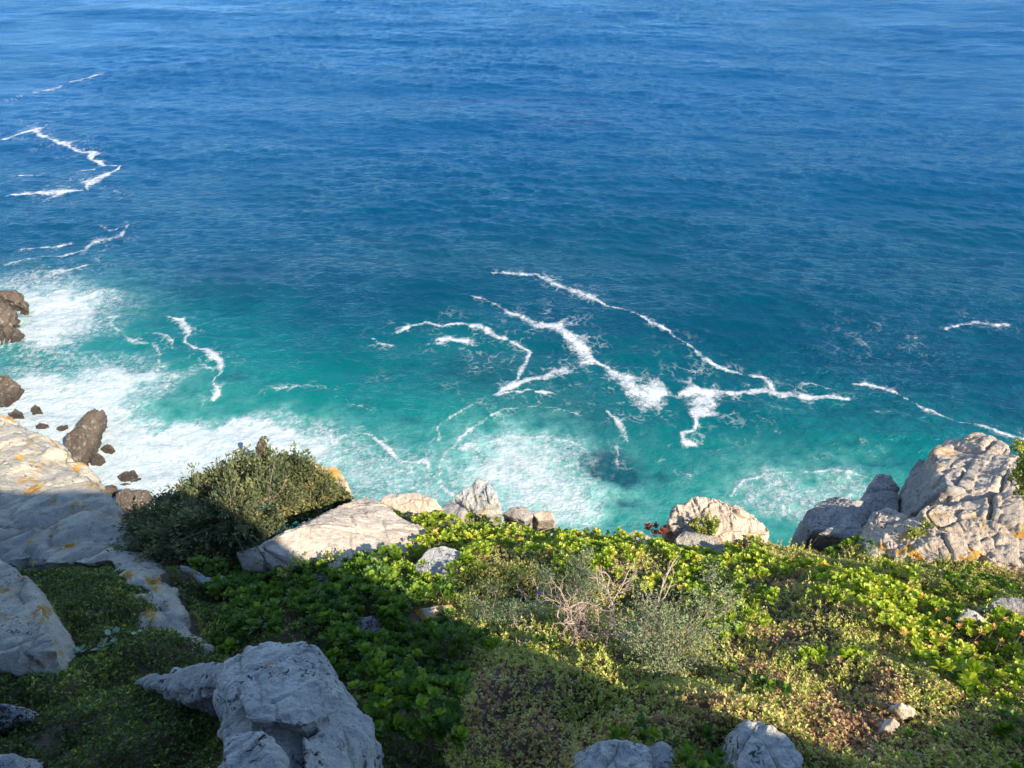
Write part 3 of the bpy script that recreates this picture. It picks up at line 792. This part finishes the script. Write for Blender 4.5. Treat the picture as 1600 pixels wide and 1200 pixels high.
# --- rocks in the sea
gs = 'dark rocks standing in the surf'
def sea_rock(label, hull, seed, name='sea_rock', **kw):
    return rock(name, label, hull, WET, at=seap, sink=kw.pop('sink', 4), back=0, res=kw.pop('res', 80), rough=kw.pop('rough', .05), joint=kw.pop('joint', .07), seed=seed, smooth=3, group=gs, **kw)
sea_rock('tall brown sea rock with foam all round, farthest along the shore', [
    [(-50,452,3),(0,450,3.2),(26,450,3.2),(39,462,2.4),(36,476,1.6)],[(-50,470,3),(0,470,3),(26,482,2.2),(28,500,1.6),(0,530,.6),(-50,530,.6)],[(0,505,1.8),(22,505,1.5),(37,520,.8),(32,533,.3),(0,538,.3)]], 51)
sea_rock('brown sea rock behind the cream outcrop, second along the shore', [[(-50,582,2),(0,583,2.4),(15,585,2.2),(32,600,1.2),(28,618,.6),(12,634,.3),(-50,640,.5)]], 52)
sea_rock('tallest upright sea rock just beyond the cream outcrop edge', [
    [(137,640,3.0),(150,637,3.2),(161,643,2),(161,656,1),(150,690,.6),(128,738,.3),(110,728,.6),(95,702,1.6),(97,690,2.4),(122,668,3.6)]], 53, res=80, rough=.03)
sea_rock('largest flat sea stone awash in the white surf', [[(182,744,.5),(195,736,.9),(210,735,.9),(213,742,.6),(200,752,.2),(186,751,.2)]], 54, sink=2, res=40)
sea_rock('thin dark sea stone beside the largest flat one', [[(202,750,.4),(215,745,.6),(222,746,.5),(210,753,.2)]], 55, sink=2, res=30)
sea_rock('tiny flat sea stone on the near side of the largest flat one', [[(186,756,.2),(198,753,.4),(205,755,.3),(195,759,.1)]], 56, sink=2, res=30)
sea_rock('brown sea stone in foam close to the second shore rock', [[(46,637,1),(55,630,1.2),(63,636,1),(60,643,.3),(48,643,.3)]], 57, sink=2, res=36)
sea_rock('wide low sea stone against the top of the cream outcrop', [[(12,646,1),(25,639,1.3),(36,645,1),(34,652,.3),(14,652,.3)]], 58, sink=2, res=36)
sea_rock('flat oval sea stone, nearer of two in swirling foam', [[(54,665,.3),(64,660,.6),(75,662,.5),(70,668,.2),(57,669,.2)]], 59, sink=2, res=30)
sea_rock('pointed flat sea stone beside the tallest upright rock', [[(88,668,.3),(98,663,.6),(107,664,.5),(100,671,.2),(90,672,.2)]], 60, sink=2, res=30)
sea_rock('jagged little sea rock on the sunlit side of the tallest rock', [[(157,699,.6),(168,692,1.1),(177,698,.8),(174,706,.3),(162,705,.3)]], 61, sink=2, res=36)
sea_rock('broken sea stone at the foot of the tallest upright rock', [[(140,712,.5),(156,708,1.0),(163,716,.6),(155,726,.2),(142,724,.3)]], 62, sink=2, res=36)
sea_rock('pinkish boulder at the waterline between outcrop and shrub', [[(162,756,2.5),(170,751,3),(184,756,2.5),(182,770,.8),(165,772,.8)]], 63, sink=3, res=40)
sea_rock('shaded boulder mass below the shrub at the cliff foot', [[(180,768,3),(200,763,3.5),(225,768,3),(235,772,2),(225,800,1),(200,840,1),(180,800,2)]], 64, sink=4, res=60)
sea_rock('small rounded rock in surf behind the outcrop rim', [[(138,760,1),(150,757,1.4),(160,762,1),(155,770,.3),(140,770,.4)]], 65, sink=2, res=36)
sea_rock('lone dark sea rock rising behind the top of the shrub', [[(398,690,5),(405,680,6.2),(414,682,6.2),(418,692,5),(422,720,1),(392,722,1)]], 66, sink=3, res=50)

# ------------------------------------------------------------ plants
def rot_to(n, az):
    """frames (k,3,3) whose z axis is n and x axis is turned by az"""
    n = n / np.linalg.norm(n, axis=1, keepdims=True)
    a = np.where(np.abs(n[:, 2:3]) < .95, np.array([[0, 0, 1.]]), np.array([[1., 0, 0]]))
    u = np.cross(a, n); u /= np.linalg.norm(u, axis=1, keepdims=True)
    v = np.cross(n, u)
    c, s = np.cos(az)[:, None], np.sin(az)[:, None]
    return u * c + v * s, -u * s + v * c, n

LEAF = np.array([[0, 0, 0], [.38, .27, .06], [.38, 0, -.02], [.38, -.27, .06], [.75, .30, .05], [.75, 0, -.03], [.75, -.30, .05], [1, 0, -.02]])
LT = [(0, 2, 1), (0, 3, 2), (4, 5, 7), (5, 6, 7)]
LQ = [(1, 2, 5, 4), (2, 3, 6, 5)]

def leaves_mesh(name, B, Dr, Nn, L, Wd, tint, mat, parent=None, simple=False):
    """B base points, Dr leaf direction, Nn leaf normal (k,3); L length, Wd width factor"""
    k = len(B)
    Dr = Dr / np.linalg.norm(Dr, axis=1, keepdims=True)
    S = np.cross(Nn, Dr); S /= np.linalg.norm(S, axis=1, keepdims=True) + 1e-9
    N2 = np.cross(Dr, S)
    if simple:
        T = np.array([[0, 0, 0], [.5, .32, .05], [1, 0, 0], [.5, -.32, .05]])
        nv = 4
    else:
        T = LEAF; nv = 8
    V = (B[:, None, :] + L[:, None, None] * (T[None, :, 0:1] * Dr[:, None, :] + Wd[:, None, None] * T[None, :, 1:2] * S[:, None, :] + T[None, :, 2:3] * N2[:, None, :]))
    off = (np.arange(k) * nv)[:, None, None]
    if simple:
        quads = None
        tris = (np.array([(0, 1, 2), (0, 2, 3)])[None] + off).reshape(-1, 3)
    else:
        quads = (np.array(LQ)[None] + off).reshape(-1, 4)
        tris = (np.array(LT)[None] + off).reshape(-1, 3)
    return mesh_np(name, V.reshape(-1, 3), quads=quads, tris=tris, mat=mat, attrs={'tint': np.repeat(np.clip(tint, 0, 1), nv)}, smooth=False, parent=parent)

def scatter(poly, n, holes=True):
    """n candidate places on the ledge inside a photo-pixel polygon, evenly by ground area"""
    P = np.array([led(*p) for p in poly])
    x0, x1 = P[:, 0].min(), P[:, 0].max(); y0, y1 = P[:, 1].min(), P[:, 1].max()
    X = rng.uniform(x0, x1, n); Y = rng.uniform(y0, y1, n)
    Z, D = ground(X, Y)
    px, py = project(np.stack([X, Y, H - 2 - .7 * Y], 1))
    k = inpoly(px, py, poly) & (D < .12)
    px2, py2 = project(np.stack([X, Y, Z + .03], 1))
    if holes:
        for r in ROCKPX:
            c = np.mean(r, axis=0)
            rr = [tuple(c + (np.array(p) - c) * .93) for p in r]
            k &= ~inpoly(px2, py2, rr)
    W = p2(X, Y)      # ragged outlines for the patches
    j1 = 46 * fbm(W * 2.6, 3, 201) + 22 * fbm(W * 9, 2, 203)
    j2 = 34 * fbm(W * 2.6 + 40, 3, 202) + 18 * fbm(W * 9 + 40, 2, 204)
    return np.stack([X, Y, Z], 1)[k], np.stack([px + j1, py + j2], 1)[k]

SL = np.array([0, .57, .82])        # ledge normal

def rosettes(C, up, nleaf, L, tint, spread=.9):
    B = []; Dd = []; Nn = []; LL = []; TT = []
    m = len(C)
    for j in range(nleaf):
        az = 2.4 * j + rng.uniform(0, .6, m)
        f = j / nleaf
        u, v, n = rot_to(up, az)
        lift = (.25 + 1.15 * f)[..., None] if isinstance(f, np.ndarray) else .15 + 1.25 * f
        d = u * spread + n * (lift + rng.uniform(-.25, .25, (m, 1)))
        d /= np.linalg.norm(d, axis=1, keepdims=True)
        B.append(C + n * (L * .35 * f)[:, None]); Dd.append(d)
        nn = n - d * np.sum(n * d, 1, keepdims=True) + rng.normal(0, .18, (m, 3)) - u * .0
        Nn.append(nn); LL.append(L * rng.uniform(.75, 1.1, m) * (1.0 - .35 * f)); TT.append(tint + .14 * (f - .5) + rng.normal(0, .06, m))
    return np.concatenate(B), np.concatenate(Dd), np.concatenate(Nn), np.concatenate(LL), np.concatenate(TT)

# broad-leaved mat
POLY_LEFTDARK = [(330,905),(420,895),(520,905),(600,870),(650,880),(720,880),(740,1000),(720,1100),(735,1210),(560,1210),(575,1130),(490,1000),(350,1005)]
POLY_BELT = [(640,820),(700,800),(870,822),(980,846),(1200,840),(1260,880),(1340,900),(1450,930),(1610,975),(1610,1090),(1540,1080),(1400,1020),(1300,990),(1240,1050),(1120,1050),(1060,960),(900,890),(720,890),(700,960),(640,900)]
POLY_FINE = [(-60,850),(265,850),(300,980),(352,1005),(352,1040),(360,1210),(-100,1250)]
POLY_FINE2 = [(720,900),(1100,900),(1250,840),(1640,860),(1660,1215),(560,1215),(600,1100),(720,1060)]
POLY_ALL = [(-100,840),(200,840),(330,850),(420,880),(600,850),(640,800),(870,812),(980,846),(1240,830),(1640,850),(1980,880),(1980,1250),(-160,1270)]

def patchy(P, sc, s): return fbm(P * sc, 3, s)

C, px = scatter(POLY_ALL, 33000)
x, y = px[:, 0], px[:, 1]
inA = inpoly(x, y, POLY_LEFTDARK); inB = inpoly(x, y, POLY_BELT)
nz = patchy(C, 1.8, 101)
keep = (inA & (nz > -.55)) | (inB & (nz > -.20)) | (~inA & ~inB & (x > 560) & (nz > .25))
hol = inpoly(x, y, [(760,930),(980,900),(1100,960),(1090,1090),(920,1090),(800,1050)]) & (rng.uniform(0, 1, len(x)) < .8)
soilp = inpoly(x, y, [(1260,1060),(1380,1040),(1430,1130),(1380,1190),(1270,1180)]) | inpoly(x, y, [(720,1090),(880,1090),(890,1200),(730,1200)])
brightclump = inpoly(x, y, [(555,880),(600,862),(660,900),(690,940),(650,955),(570,925)])
keep |= brightclump
keep &= ~hol & ~soilp & (rng.uniform(0, 1, len(x)) < np.where(inA | brightclump, .72, np.where(inB, .72, .45)))
C = C[keep]; nz = nz[keep]; px = px[keep]
m = len(C)
hum = np.clip(patchy(C, 3.0, 111), -1, 1)
L = rng.uniform(.030, .056, m) * np.where(inpoly(px[:, 0], px[:, 1], POLY_LEFTDARK), 1.12, .88)
C = C + np.array([0, 0, 1.]) * (.03 + .10 * np.clip(hum + .35, 0, 1.2) + rng.uniform(0, .04, m))[:, None]
up = SL + rng.normal(0, .33, (m, 3)) + np.array([.15, -.35, .15])
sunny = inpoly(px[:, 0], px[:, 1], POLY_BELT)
tint = np.where(sunny, .60, .28) + .18 * patchy(C, 1.3, 121) + rng.normal(0, .10, m)  # sun and shade put into leaf colour: bright in the belt, dark outside
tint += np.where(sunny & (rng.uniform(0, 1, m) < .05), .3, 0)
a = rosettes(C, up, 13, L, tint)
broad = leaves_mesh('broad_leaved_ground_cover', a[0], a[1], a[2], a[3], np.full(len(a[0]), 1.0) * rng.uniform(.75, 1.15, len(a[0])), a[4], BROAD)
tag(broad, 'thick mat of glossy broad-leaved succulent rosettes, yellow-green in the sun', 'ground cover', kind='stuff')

# small-leaved mat: sprigs of tiny leaves
C, px = scatter(POLY_ALL, 250000)
x, y = px[:, 0], px[:, 1]
nz = patchy(C, 2.2, 131); 
inB = inpoly(x, y, POLY_BELT); inA = inpoly(x, y, POLY_LEFTDARK)
dens = np.where(inA | inB, .35, .9)
bare = inpoly(x, y, [(1260,1060),(1380,1040),(1430,1130),(1380,1190),(1270,1180)]) | inpoly(x, y, [(740,1060),(890,1080),(890,1200),(740,1200)])
dens = np.where(bare, .62, dens) * np.where(nz < -.45, .35, 1)
k = rng.uniform(0, 1, len(x)) < dens
C = C[k]; px = px[k]; nz = nz[k]; bare = bare[k]
m = len(C)
hum = patchy(C, 5.0, 141) + .6 * patchy(C, 11, 143)
C = C + np.array([0, 0, 1.]) * (.012 + .05 * np.clip(hum + .45, 0, 1.3) * rng.uniform(.2, 1, m))[:, None]
up = SL + rng.normal(0, .45, (m, 3))
tl = np.where(px[:, 0] < 700, .30, .74) + .16 * nz + rng.normal(0, .12, m) + .12 * hum + np.where(bare, .15, 0)  # left side tinted darker for its shade, the rest brighter for sun
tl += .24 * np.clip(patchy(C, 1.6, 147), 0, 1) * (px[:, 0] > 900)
B = []; Dd = []; Nn = []; LL = []; TT = []
for j in range(6):
    az = j * 1.05 + rng.uniform(0, 1, m)
    u, v, n = rot_to(up, az)
    d = u + n * rng.uniform(.1, 1.3, (m, 1))
    B.append(C + n * rng.uniform(-.008, .010, (m, 1))); Dd.append(d); Nn.append(n + .4 * u + rng.normal(0, .3, (m, 3)))
    LL.append(rng.uniform(.009, .019, m)); TT.append(tl + rng.normal(0, .07, m))
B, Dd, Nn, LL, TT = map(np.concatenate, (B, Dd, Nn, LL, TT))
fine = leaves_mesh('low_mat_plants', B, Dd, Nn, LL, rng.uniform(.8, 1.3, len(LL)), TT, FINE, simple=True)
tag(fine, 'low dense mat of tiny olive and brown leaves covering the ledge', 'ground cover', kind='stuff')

# taller olive sprigs standing out of the mat
C, px = scatter(POLY_ALL, 16000)
x, y = px[:, 0], px[:, 1]
nz = patchy(C, 2.6, 171)
k = (nz > .08) & (rng.uniform(0, 1, len(x)) < np.where(x > 700, .75, .3))
C = C[k]; px = px[k]; nz = nz[k]; m = len(C)
up = SL * .5 + np.array([0, -.05, .6]) + rng.normal(0, .3, (m, 3)); up /= np.linalg.norm(up, axis=1, keepdims=True)
hh = rng.uniform(.05, .13, m)
B = []; Dd = []; Nn = []; LL = []; TT = []
tl = np.where(px[:, 0] < 700, .34, .70) + rng.normal(0, .12, m)  # sprig colour carries the light too: shaded left dark, sunlit right bright
for j in range(18):
    f = (j + 1) / 18
    u, v, n = rot_to(up, np.full(m, 2.4 * j) + rng.uniform(0, .5, m))
    B.append(C + up * (hh * f)[:, None] + rng.normal(0, .002, (m, 3))); Dd.append(u + n * (.5 + f)); Nn.append(n + rng.normal(0, .3, (m, 3)))
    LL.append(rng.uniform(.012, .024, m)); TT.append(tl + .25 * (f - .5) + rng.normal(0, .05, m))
B, Dd, Nn, LL, TT = map(np.concatenate, (B, Dd, Nn, LL, TT))
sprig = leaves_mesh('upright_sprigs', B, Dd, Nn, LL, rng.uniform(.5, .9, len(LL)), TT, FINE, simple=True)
tag(sprig, 'small upright olive sprigs standing out of the low mat', 'ground cover', kind='stuff')

# dry litter
C, px = scatter(POLY_ALL, 60000)
x, y = px[:, 0], px[:, 1]
bare = inpoly(x, y, [(1000,1040),(1380,1010),(1600,1110),(1600,1200),(1270,1200),(1100,1100)]) | inpoly(x, y, [(720,960),(900,1000),(920,1200),(730,1200)])
k = (x > 500) & (rng.uniform(0, 1, len(x)) < np.where(bare, .75, .15)); C = C[k]; m = len(C)
C = C + np.array([0, 0, 1.]) * rng.uniform(.005, .05, (m, 1))
d = rng.normal(0, 1, (m, 3)) * np.array([1, .8, .5])
litter = leaves_mesh('dry_litter', C, d, SL + rng.normal(0, .5, (m, 3)), rng.uniform(.012, .04, m), rng.uniform(.12, .4, m), rng.uniform(0, 1, m), STRAW, simple=True)
tag(litter, 'dry brown leaf litter and broken stalks between the plants', 'litter', kind='stuff')

# ---- stems as tubes
def tubes(name, paths, mat, parent=None, sides=5):
    V = []; Q = []; n0 = 0
    for P, r in paths:
        P = np.asarray(P, float); k = len(P)
        T = np.gradient(P, axis=0); T /= np.linalg.norm(T, axis=1, keepdims=True) + 1e-9
        a = np.where(np.abs(T[:, 2:3]) < .9, np.array([[0, 0, 1.]]), np.array([[1., 0, 0]]))
        u = np.cross(T, a); u /= np.linalg.norm(u, axis=1, keepdims=True) + 1e-9
        v = np.cross(T, u)
        r = np.asarray(r)
        for s_ in range(sides):
            th = 2 * math.pi * s_ / sides
            V.append(P + (u * math.cos(th) + v * math.sin(th)) * r[:, None])
        # index: s*k + i
        for s_ in range(sides):
            s2 = (s_ + 1) % sides
            i = np.arange(k - 1)
            Q.append(np.stack([n0 + s_ * k + i, n0 + s2 * k + i, n0 + s2 * k + i + 1, n0 + s_ * k + i + 1], 1))
        n0 += sides * k
    return mesh_np(name, np.concatenate(V), quads=np.concatenate(Q), mat=mat, parent=parent)

def branch(start, d, L, r, depth, out, tips, wig=.25, kids=(3, 5), up=.1, ratio=.62, rs=None):
    rs = rs or rng
    n = 7
    P = [np.array(start, float)]; d = np.array(d, float); d /= np.linalg.norm(d)
    for i in range(n):
        d = d + rs.normal(0, wig, 3) * .5 + np.array([0, 0, up]) * .3; d /= np.linalg.norm(d)
        P.append(P[-1] + d * L / n)
    P = np.array(P)
    out.append((P, np.linspace(r, r * .55, len(P))))
    if depth == 0:
        tips.append((P[-1], d)); tips.append((P[len(P) // 2], d)); return
    for k in range(rs.integers(*kids)):
        i = rs.integers(2, len(P))
        d2 = d + rs.normal(0, .75, 3); d2 /= np.linalg.norm(d2)
        branch(P[i], d2, L * ratio * rs.uniform(.7, 1.2), r * .58, depth - 1, out, tips, wig, kids, up, ratio, rs)

def shrub(name, label, base, size, leafmat, nst=10, depth=3, leafL=(.02, .035), perTip=14, seed=1, group=None, tintc=.5, r0=.012, lean=(0, 0, 0), stemmat=BARK, wig=.25, flat=.8, wd=.55, blob=.05):
    rs = np.random.default_rng(seed)
    out, tips = [], []
    base = np.array(base)
    for k in range(nst):
        th = rs.uniform(0, 6.28)
        d = np.array([math.cos(th) * flat, math.sin(th) * flat, rs.uniform(.3, 1.1)]) + np.array(lean)
        branch(base + np.array([rs.normal(0, size * .12), rs.normal(0, size * .12), -.03]), d, size * rs.uniform(.4, .6), r0, depth, out, tips, wig=wig, rs=rs)
    root = empty(name, base)
    inv = -base
    o = tubes('stem', [(P + inv, r) for P, r in out], stemmat, root, 4)
    T = np.array([t[0] for t in tips]) + inv; Dn = np.array([t[1] for t in tips])
    m = len(T) * perTip
    B = np.repeat(T, perTip, 0) + rs.normal(0, blob * size, (m, 3)) * .8
    d = np.repeat(Dn, perTip, 0) + rs.normal(0, .8, (m, 3))
    tn = tintc + np.repeat(rs.normal(0, .14, len(T)), perTip) + rs.normal(0, .1, m)
    f = leaves_mesh('foliage', B, d, rs.normal(0, 1, (m, 3)) + np.array([0, 0, 1]), rs.uniform(*leafL, m), np.full(m, wd / .6), tn, leafmat, root, simple=True)
    tag(root, label, 'shrub', group)
    return root

# the big shrub beyond the slab: bushy lobes of leafy twigs, one plant
def big_shrub():
    rs = np.random.default_rng(77)
    base = led(390, 875, -.25)
    lobes = [(260,830,.22,.38),(300,800,.36,.38),(340,770,.52,.36),(380,752,.60,.36),(425,740,.64,.34),(465,748,.58,.32),(500,768,.45,.24),(528,786,.3,.16),
             (300,840,.25,.45),(360,810,.45,.45),(420,790,.5,.42),(470,800,.25,.26),(240,860,.1,.34),(330,875,.1,.35),(390,850,.2,.35),(215,830,.1,.25)]
    out = []; B = []; Dn = []; TT = []
    for (a, b, h, r) in lobes:
        c = led(a, b, h)
        r = r * .72
        mid = (base + c) / 2 + rs.normal(0, .08, 3)
        t_ = np.linspace(0, 1, 9)[:, None]
        P = (1 - t_) ** 2 * base + 2 * t_ * (1 - t_) * mid + t_ ** 2 * c
        out.append((P, np.linspace(.022, .008, 9)))
        for k in range(62):
            d = rs.normal(0, 1, 3); d /= np.linalg.norm(d); d[2] = abs(d[2]) * .8 + d[2] * .2
            rad = r * rs.uniform(.75, 1.18) * (1 + .25 * math.sin(5 * d[0] + 3 * d[1]))
            tip = c + d * rad * np.array([1, 1, .85])
            s0 = c + d * rad * .15
            m_ = (s0 + tip) / 2 + rs.normal(0, .03, 3)
            tt = np.linspace(0, 1, 6)[:, None]
            Q = (1 - tt) ** 2 * s0 + 2 * tt * (1 - tt) * m_ + tt ** 2 * tip
            out.append((Q, np.linspace(.0055, .002, 6)))
            nl = 58
            f = rs.uniform(.3, 1.05, nl)[:, None]
            pts = s0 + (tip - s0) * f + rs.normal(0, .022, (nl, 3))
            B.append(pts); Dn.append(d + rs.normal(0, .6, (nl, 3)))
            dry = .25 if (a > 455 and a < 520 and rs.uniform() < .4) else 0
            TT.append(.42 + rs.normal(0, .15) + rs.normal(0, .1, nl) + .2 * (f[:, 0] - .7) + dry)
    root = empty('coastal_shrub', base)
    tubes('stem', [(P - base, r) for P, r in out], BARK, root, 4)
    B = np.concatenate(B) - base; Dn = np.concatenate(Dn); TT = np.concatenate(TT); m = len(B)
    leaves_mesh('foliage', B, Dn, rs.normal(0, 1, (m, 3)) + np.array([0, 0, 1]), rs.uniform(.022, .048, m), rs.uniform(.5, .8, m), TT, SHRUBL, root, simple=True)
    tag(root, 'largest bush, sunlit on top and black-green below, between outcrop and tan slab', 'shrub')
big_shrub()

shrub('shrub', 'silvery grey-green feathery bush next to the pink-brown bare twigs', led(1020, 1040, -.02), .62, GREYL, nst=13, depth=3, leafL=(.010, .02), perTip=9, seed=5, tintc=.55, r0=.006, lean=(.1, -.15, .25), wd=.3, blob=.045)
shrub('shrub', 'feathery green-grey bush just above the bare pink-brown twigs', led(905, 935, -.02), .36, GREYL, nst=9, depth=3, leafL=(.010, .02), perTip=8, seed=6, tintc=.4, r0=.005, wd=.3, lean=(0, 0, .3))
shrub('shrub', 'dull green feathery bush in shade where the leaf belt turns dark', led(790, 985, -.02), .34, GREYL, nst=8, depth=3, leafL=(.012, .02), perTip=6, seed=8, tintc=.25, r0=.005, wd=.3)
shrub('shrub', 'small round green bush growing on the tallest corner rock', led(1604, 745, .78), .40, FINE, nst=12, depth=3, leafL=(.014, .026), perTip=12, seed=9, tintc=.55, r0=.006, wd=.8)
shrub('shrub', 'small twiggy purple-grey tuft at the end of the long slab', led(705, 838, .0), .26, SHRUBL, nst=14, depth=2, leafL=(.006, .012), perTip=2, seed=10, tintc=.7, r0=.003, stemmat=bark('purple_twig', (.20, .15, .16), (.42, .34, .36)), wd=.5)
shrub('shrub', 'sprawling olive tuft at the foot of the long slab', led(480, 905, .0), .34, FINE, nst=12, depth=2, leafL=(.012, .022), perTip=16, seed=11, tintc=.55, r0=.004, wd=.8, flat=1.2)
shrub('shrub', 'olive tuft between the flat sunlit stone and pale ridged rock', led(1440, 862, .02), .28, FINE, nst=12, depth=2, leafL=(.012, .022), perTip=18, seed=12, tintc=.6, r0=.004, wd=.8)
shrub('shrub', 'little green tuft growing on the large cracked boulder', led(1100, 828, .18), .16, FINE, nst=9, depth=2, leafL=(.010, .018), perTip=14, seed=13, tintc=.55, r0=.003, wd=.8)

# dead bush: a tangle of bare curling twigs, no leaves
def dead_bush(label, base, size, seed, n, r0=.006, lean=(0, 0, 0), wig=.55, depth=3):
    rs = np.random.default_rng(seed)
    out, tips = [], []
    base = np.array(base)
    for k in range(n):
        th = rs.uniform(0, 6.28)
        d = np.array([math.cos(th), math.sin(th) * .7, rs.uniform(.2, .9)]) + np.array(lean)
        branch(base + rs.normal(0, size * .06, 3), d, size * rs.uniform(.45, .75), r0, depth, out, tips, wig=wig, kids=(2, 5), up=.05, ratio=.6, rs=rs)
    o = tubes('dead_bush', [(P - base, r) for P, r in out], DEADW, None, 5)
    o.location = base
    tag(o, label, 'dead bush')
    return o
dead_bush('pink-brown tangle of bare curly twigs in the middle of the mat', led(905, 990, .07), .42, 21, 19, r0=.006, lean=(0, -.1, .3), wig=.62)
dead_bush('thick pale bare branch forking upward beside the twig tangle', led(970, 1000, .10), .36, 22, 3, r0=.011, lean=(.25, .5, .35), wig=.3, depth=3)
dead_bush('thin crooked bare twigs in the shade near the purple flower', led(850, 945, .03), .26, 23, 4, r0=.005, lean=(-.6, .1, .2), wig=.35, depth=2)

# individual clumps and small things
def clump(name, label, place, n, rad, L, nl, mat, tintc, seed, cat, h=.05, wd=1.0, spread=.9):
    rs = np.random.default_rng(seed)
    base = np.array(place)
    th = rs.uniform(0, 6.28, n); rr = rad * np.sqrt(rs.uniform(0, 1, n))
    C = np.stack([np.cos(th) * rr, np.sin(th) * rr, -.7 * np.sin(th) * rr + rs.uniform(0, h, n)], 1)
    up = SL + rs.normal(0, .3, (n, 3))
    a = rosettes(C, up, nl, np.full(n, L) * rs.uniform(.8, 1.2, n), np.full(n, tintc) + rs.normal(0, .1, n), spread)
    root = empty(name, base)
    leaves_mesh('foliage', a[0], a[1], a[2], a[3], np.full(len(a[0]), wd), a[4], mat, root)
    st = [(np.array([[c[0] * .4, c[1] * .4, -.05 - .7 * c[1] * .0], [c[0] * .8, c[1] * .8, c[2] * .3 - .02], [c[0], c[1], c[2]]]), np.array([.004, .003, .003])) for c in C]
    tubes('stem', st, BARK, root, 4)
    tag(root, label, cat)
    return root
clump('succulent_plant', 'dark red-leaved succulent beside the wedge of rock on the rim', led(1037, 836, .06), 16, .14, .055, 12, REDL, .5, 31, 'succulent', h=.08)
clump('succulent_plant', 'sunlit yellow-green leafy clump between slab foot and pale boulder', led(610, 905, .08), 26, .24, .05, 12, BROAD, .62, 32, 'succulent', h=.12)
clump('succulent_plant', 'bright leafy clump spilling over the side of the pale rounded boulder', led(728, 895, .05), 14, .14, .05, 11, BROAD, .58, 33, 'succulent', h=.1)
clump('succulent_plant', 'pale blue-green seedling with a few round leaves in the shaded moss', led(160, 1010, .07), 4, .09, .055, 5, BLUEL, .3, 34, 'succulent', h=.03, wd=1.3, spread=1.4)
clump('succulent_plant', 'single round whitish leaf pair in the shaded moss', led(218, 996, .08), 1, .01, .045, 3, BLUEL, .9, 35, 'succulent', h=.02, wd=1.5, spread=1.5)
clump('succulent_plant', 'tuft of large light green leaves near the lower pinkish stones', led(1340, 1035, .05), 7, .08, .06, 10, BROAD, .6, 36, 'succulent')
clump('succulent_plant', 'big light green rosettes above the dry patch of the mat', led(1500, 1060, .06), 9, .12, .06, 10, BROAD, .62, 37, 'succulent')

def flower(name, label, place, mat, hgt, n, L, seed, cat='flower', group=None):
    rs = np.random.default_rng(seed)
    base = np.array(place)
    root = empty(name, base)
    top = np.array([rs.normal(0, .01), rs.normal(0, .01), hgt])
    tubes('stem', [(np.array([[0, 0, -.05], top * .5 + rs.normal(0, .004, 3), top]), np.array([.003, .0025, .002]))], BARK, root, 5)
    k = n
    th = np.arange(k) * 2.4
    d = np.stack([np.cos(th), np.sin(th), rs.uniform(.2, 1.2, k)], 1)
    B = np.repeat(top[None], k, 0) + rs.normal(0, L * .18, (k, 3))
    leaves_mesh('petals', B, d, np.repeat([[0, 0, 1.]], k, 0) + rs.normal(0, .2, (k, 3)), np.full(k, L), np.full(k, .8), rs.uniform(0, 1, k), mat, root, simple=True)
    tag(root, label, cat, group)
    return root
flower('flower', 'yellow flower spike rising alone out of a dark hollow in the leaves', led(1061, 935, .02), ORANGEF, .11, 22, .02, 41)
flower('flower', 'single purple flower beside the shaded bare twigs', led(843, 935, .05), PURPLEF, .06, 12, .018, 42)
spots = [(706,828),(722,838),(684,840),(683,832),(742,862),(860,845),(895,850),(818,860),(1298,910),(1302,902),(1370,925),(1388,950),(1440,938),(1462,958),(1480,975),(1500,972),(1490,985),(1528,992),
         (1550,988),(1565,975),(1520,1010),(1240,875),(1355,945),(1140,880),(1150,905),(958,880),(1052,886),(1175,905),(700,875),(820,850),(925,870),(1395,1110),(1415,1000),(1590,1000),(1205,920),(1330,930),(760,880),(1560,1010)]
fl = None
for k, (a, b) in enumerate(spots):
    lab = 'small yellow-orange flower head scattered in the sunlit leafy mat'
    if k % 6 == 0 or fl is None:
        fl = flower('wildflower', lab, led(a, b, .08), ORANGEF, .045, 16, .02, 60 + k, group='orange flower heads in the leafy mat')
        src = fl
    else:
        p = led(a, b, .08)
        c = src.copy(); col.objects.link(c); c.location = tuple(p); c.rotation_euler = (0, 0, random.uniform(0, 6)); s_ = random.uniform(.6, 1.2); c.scale = (s_, s_, s_)
        for ch in list(src.children):
            e = ch.copy(); col.objects.link(e); e.parent = c
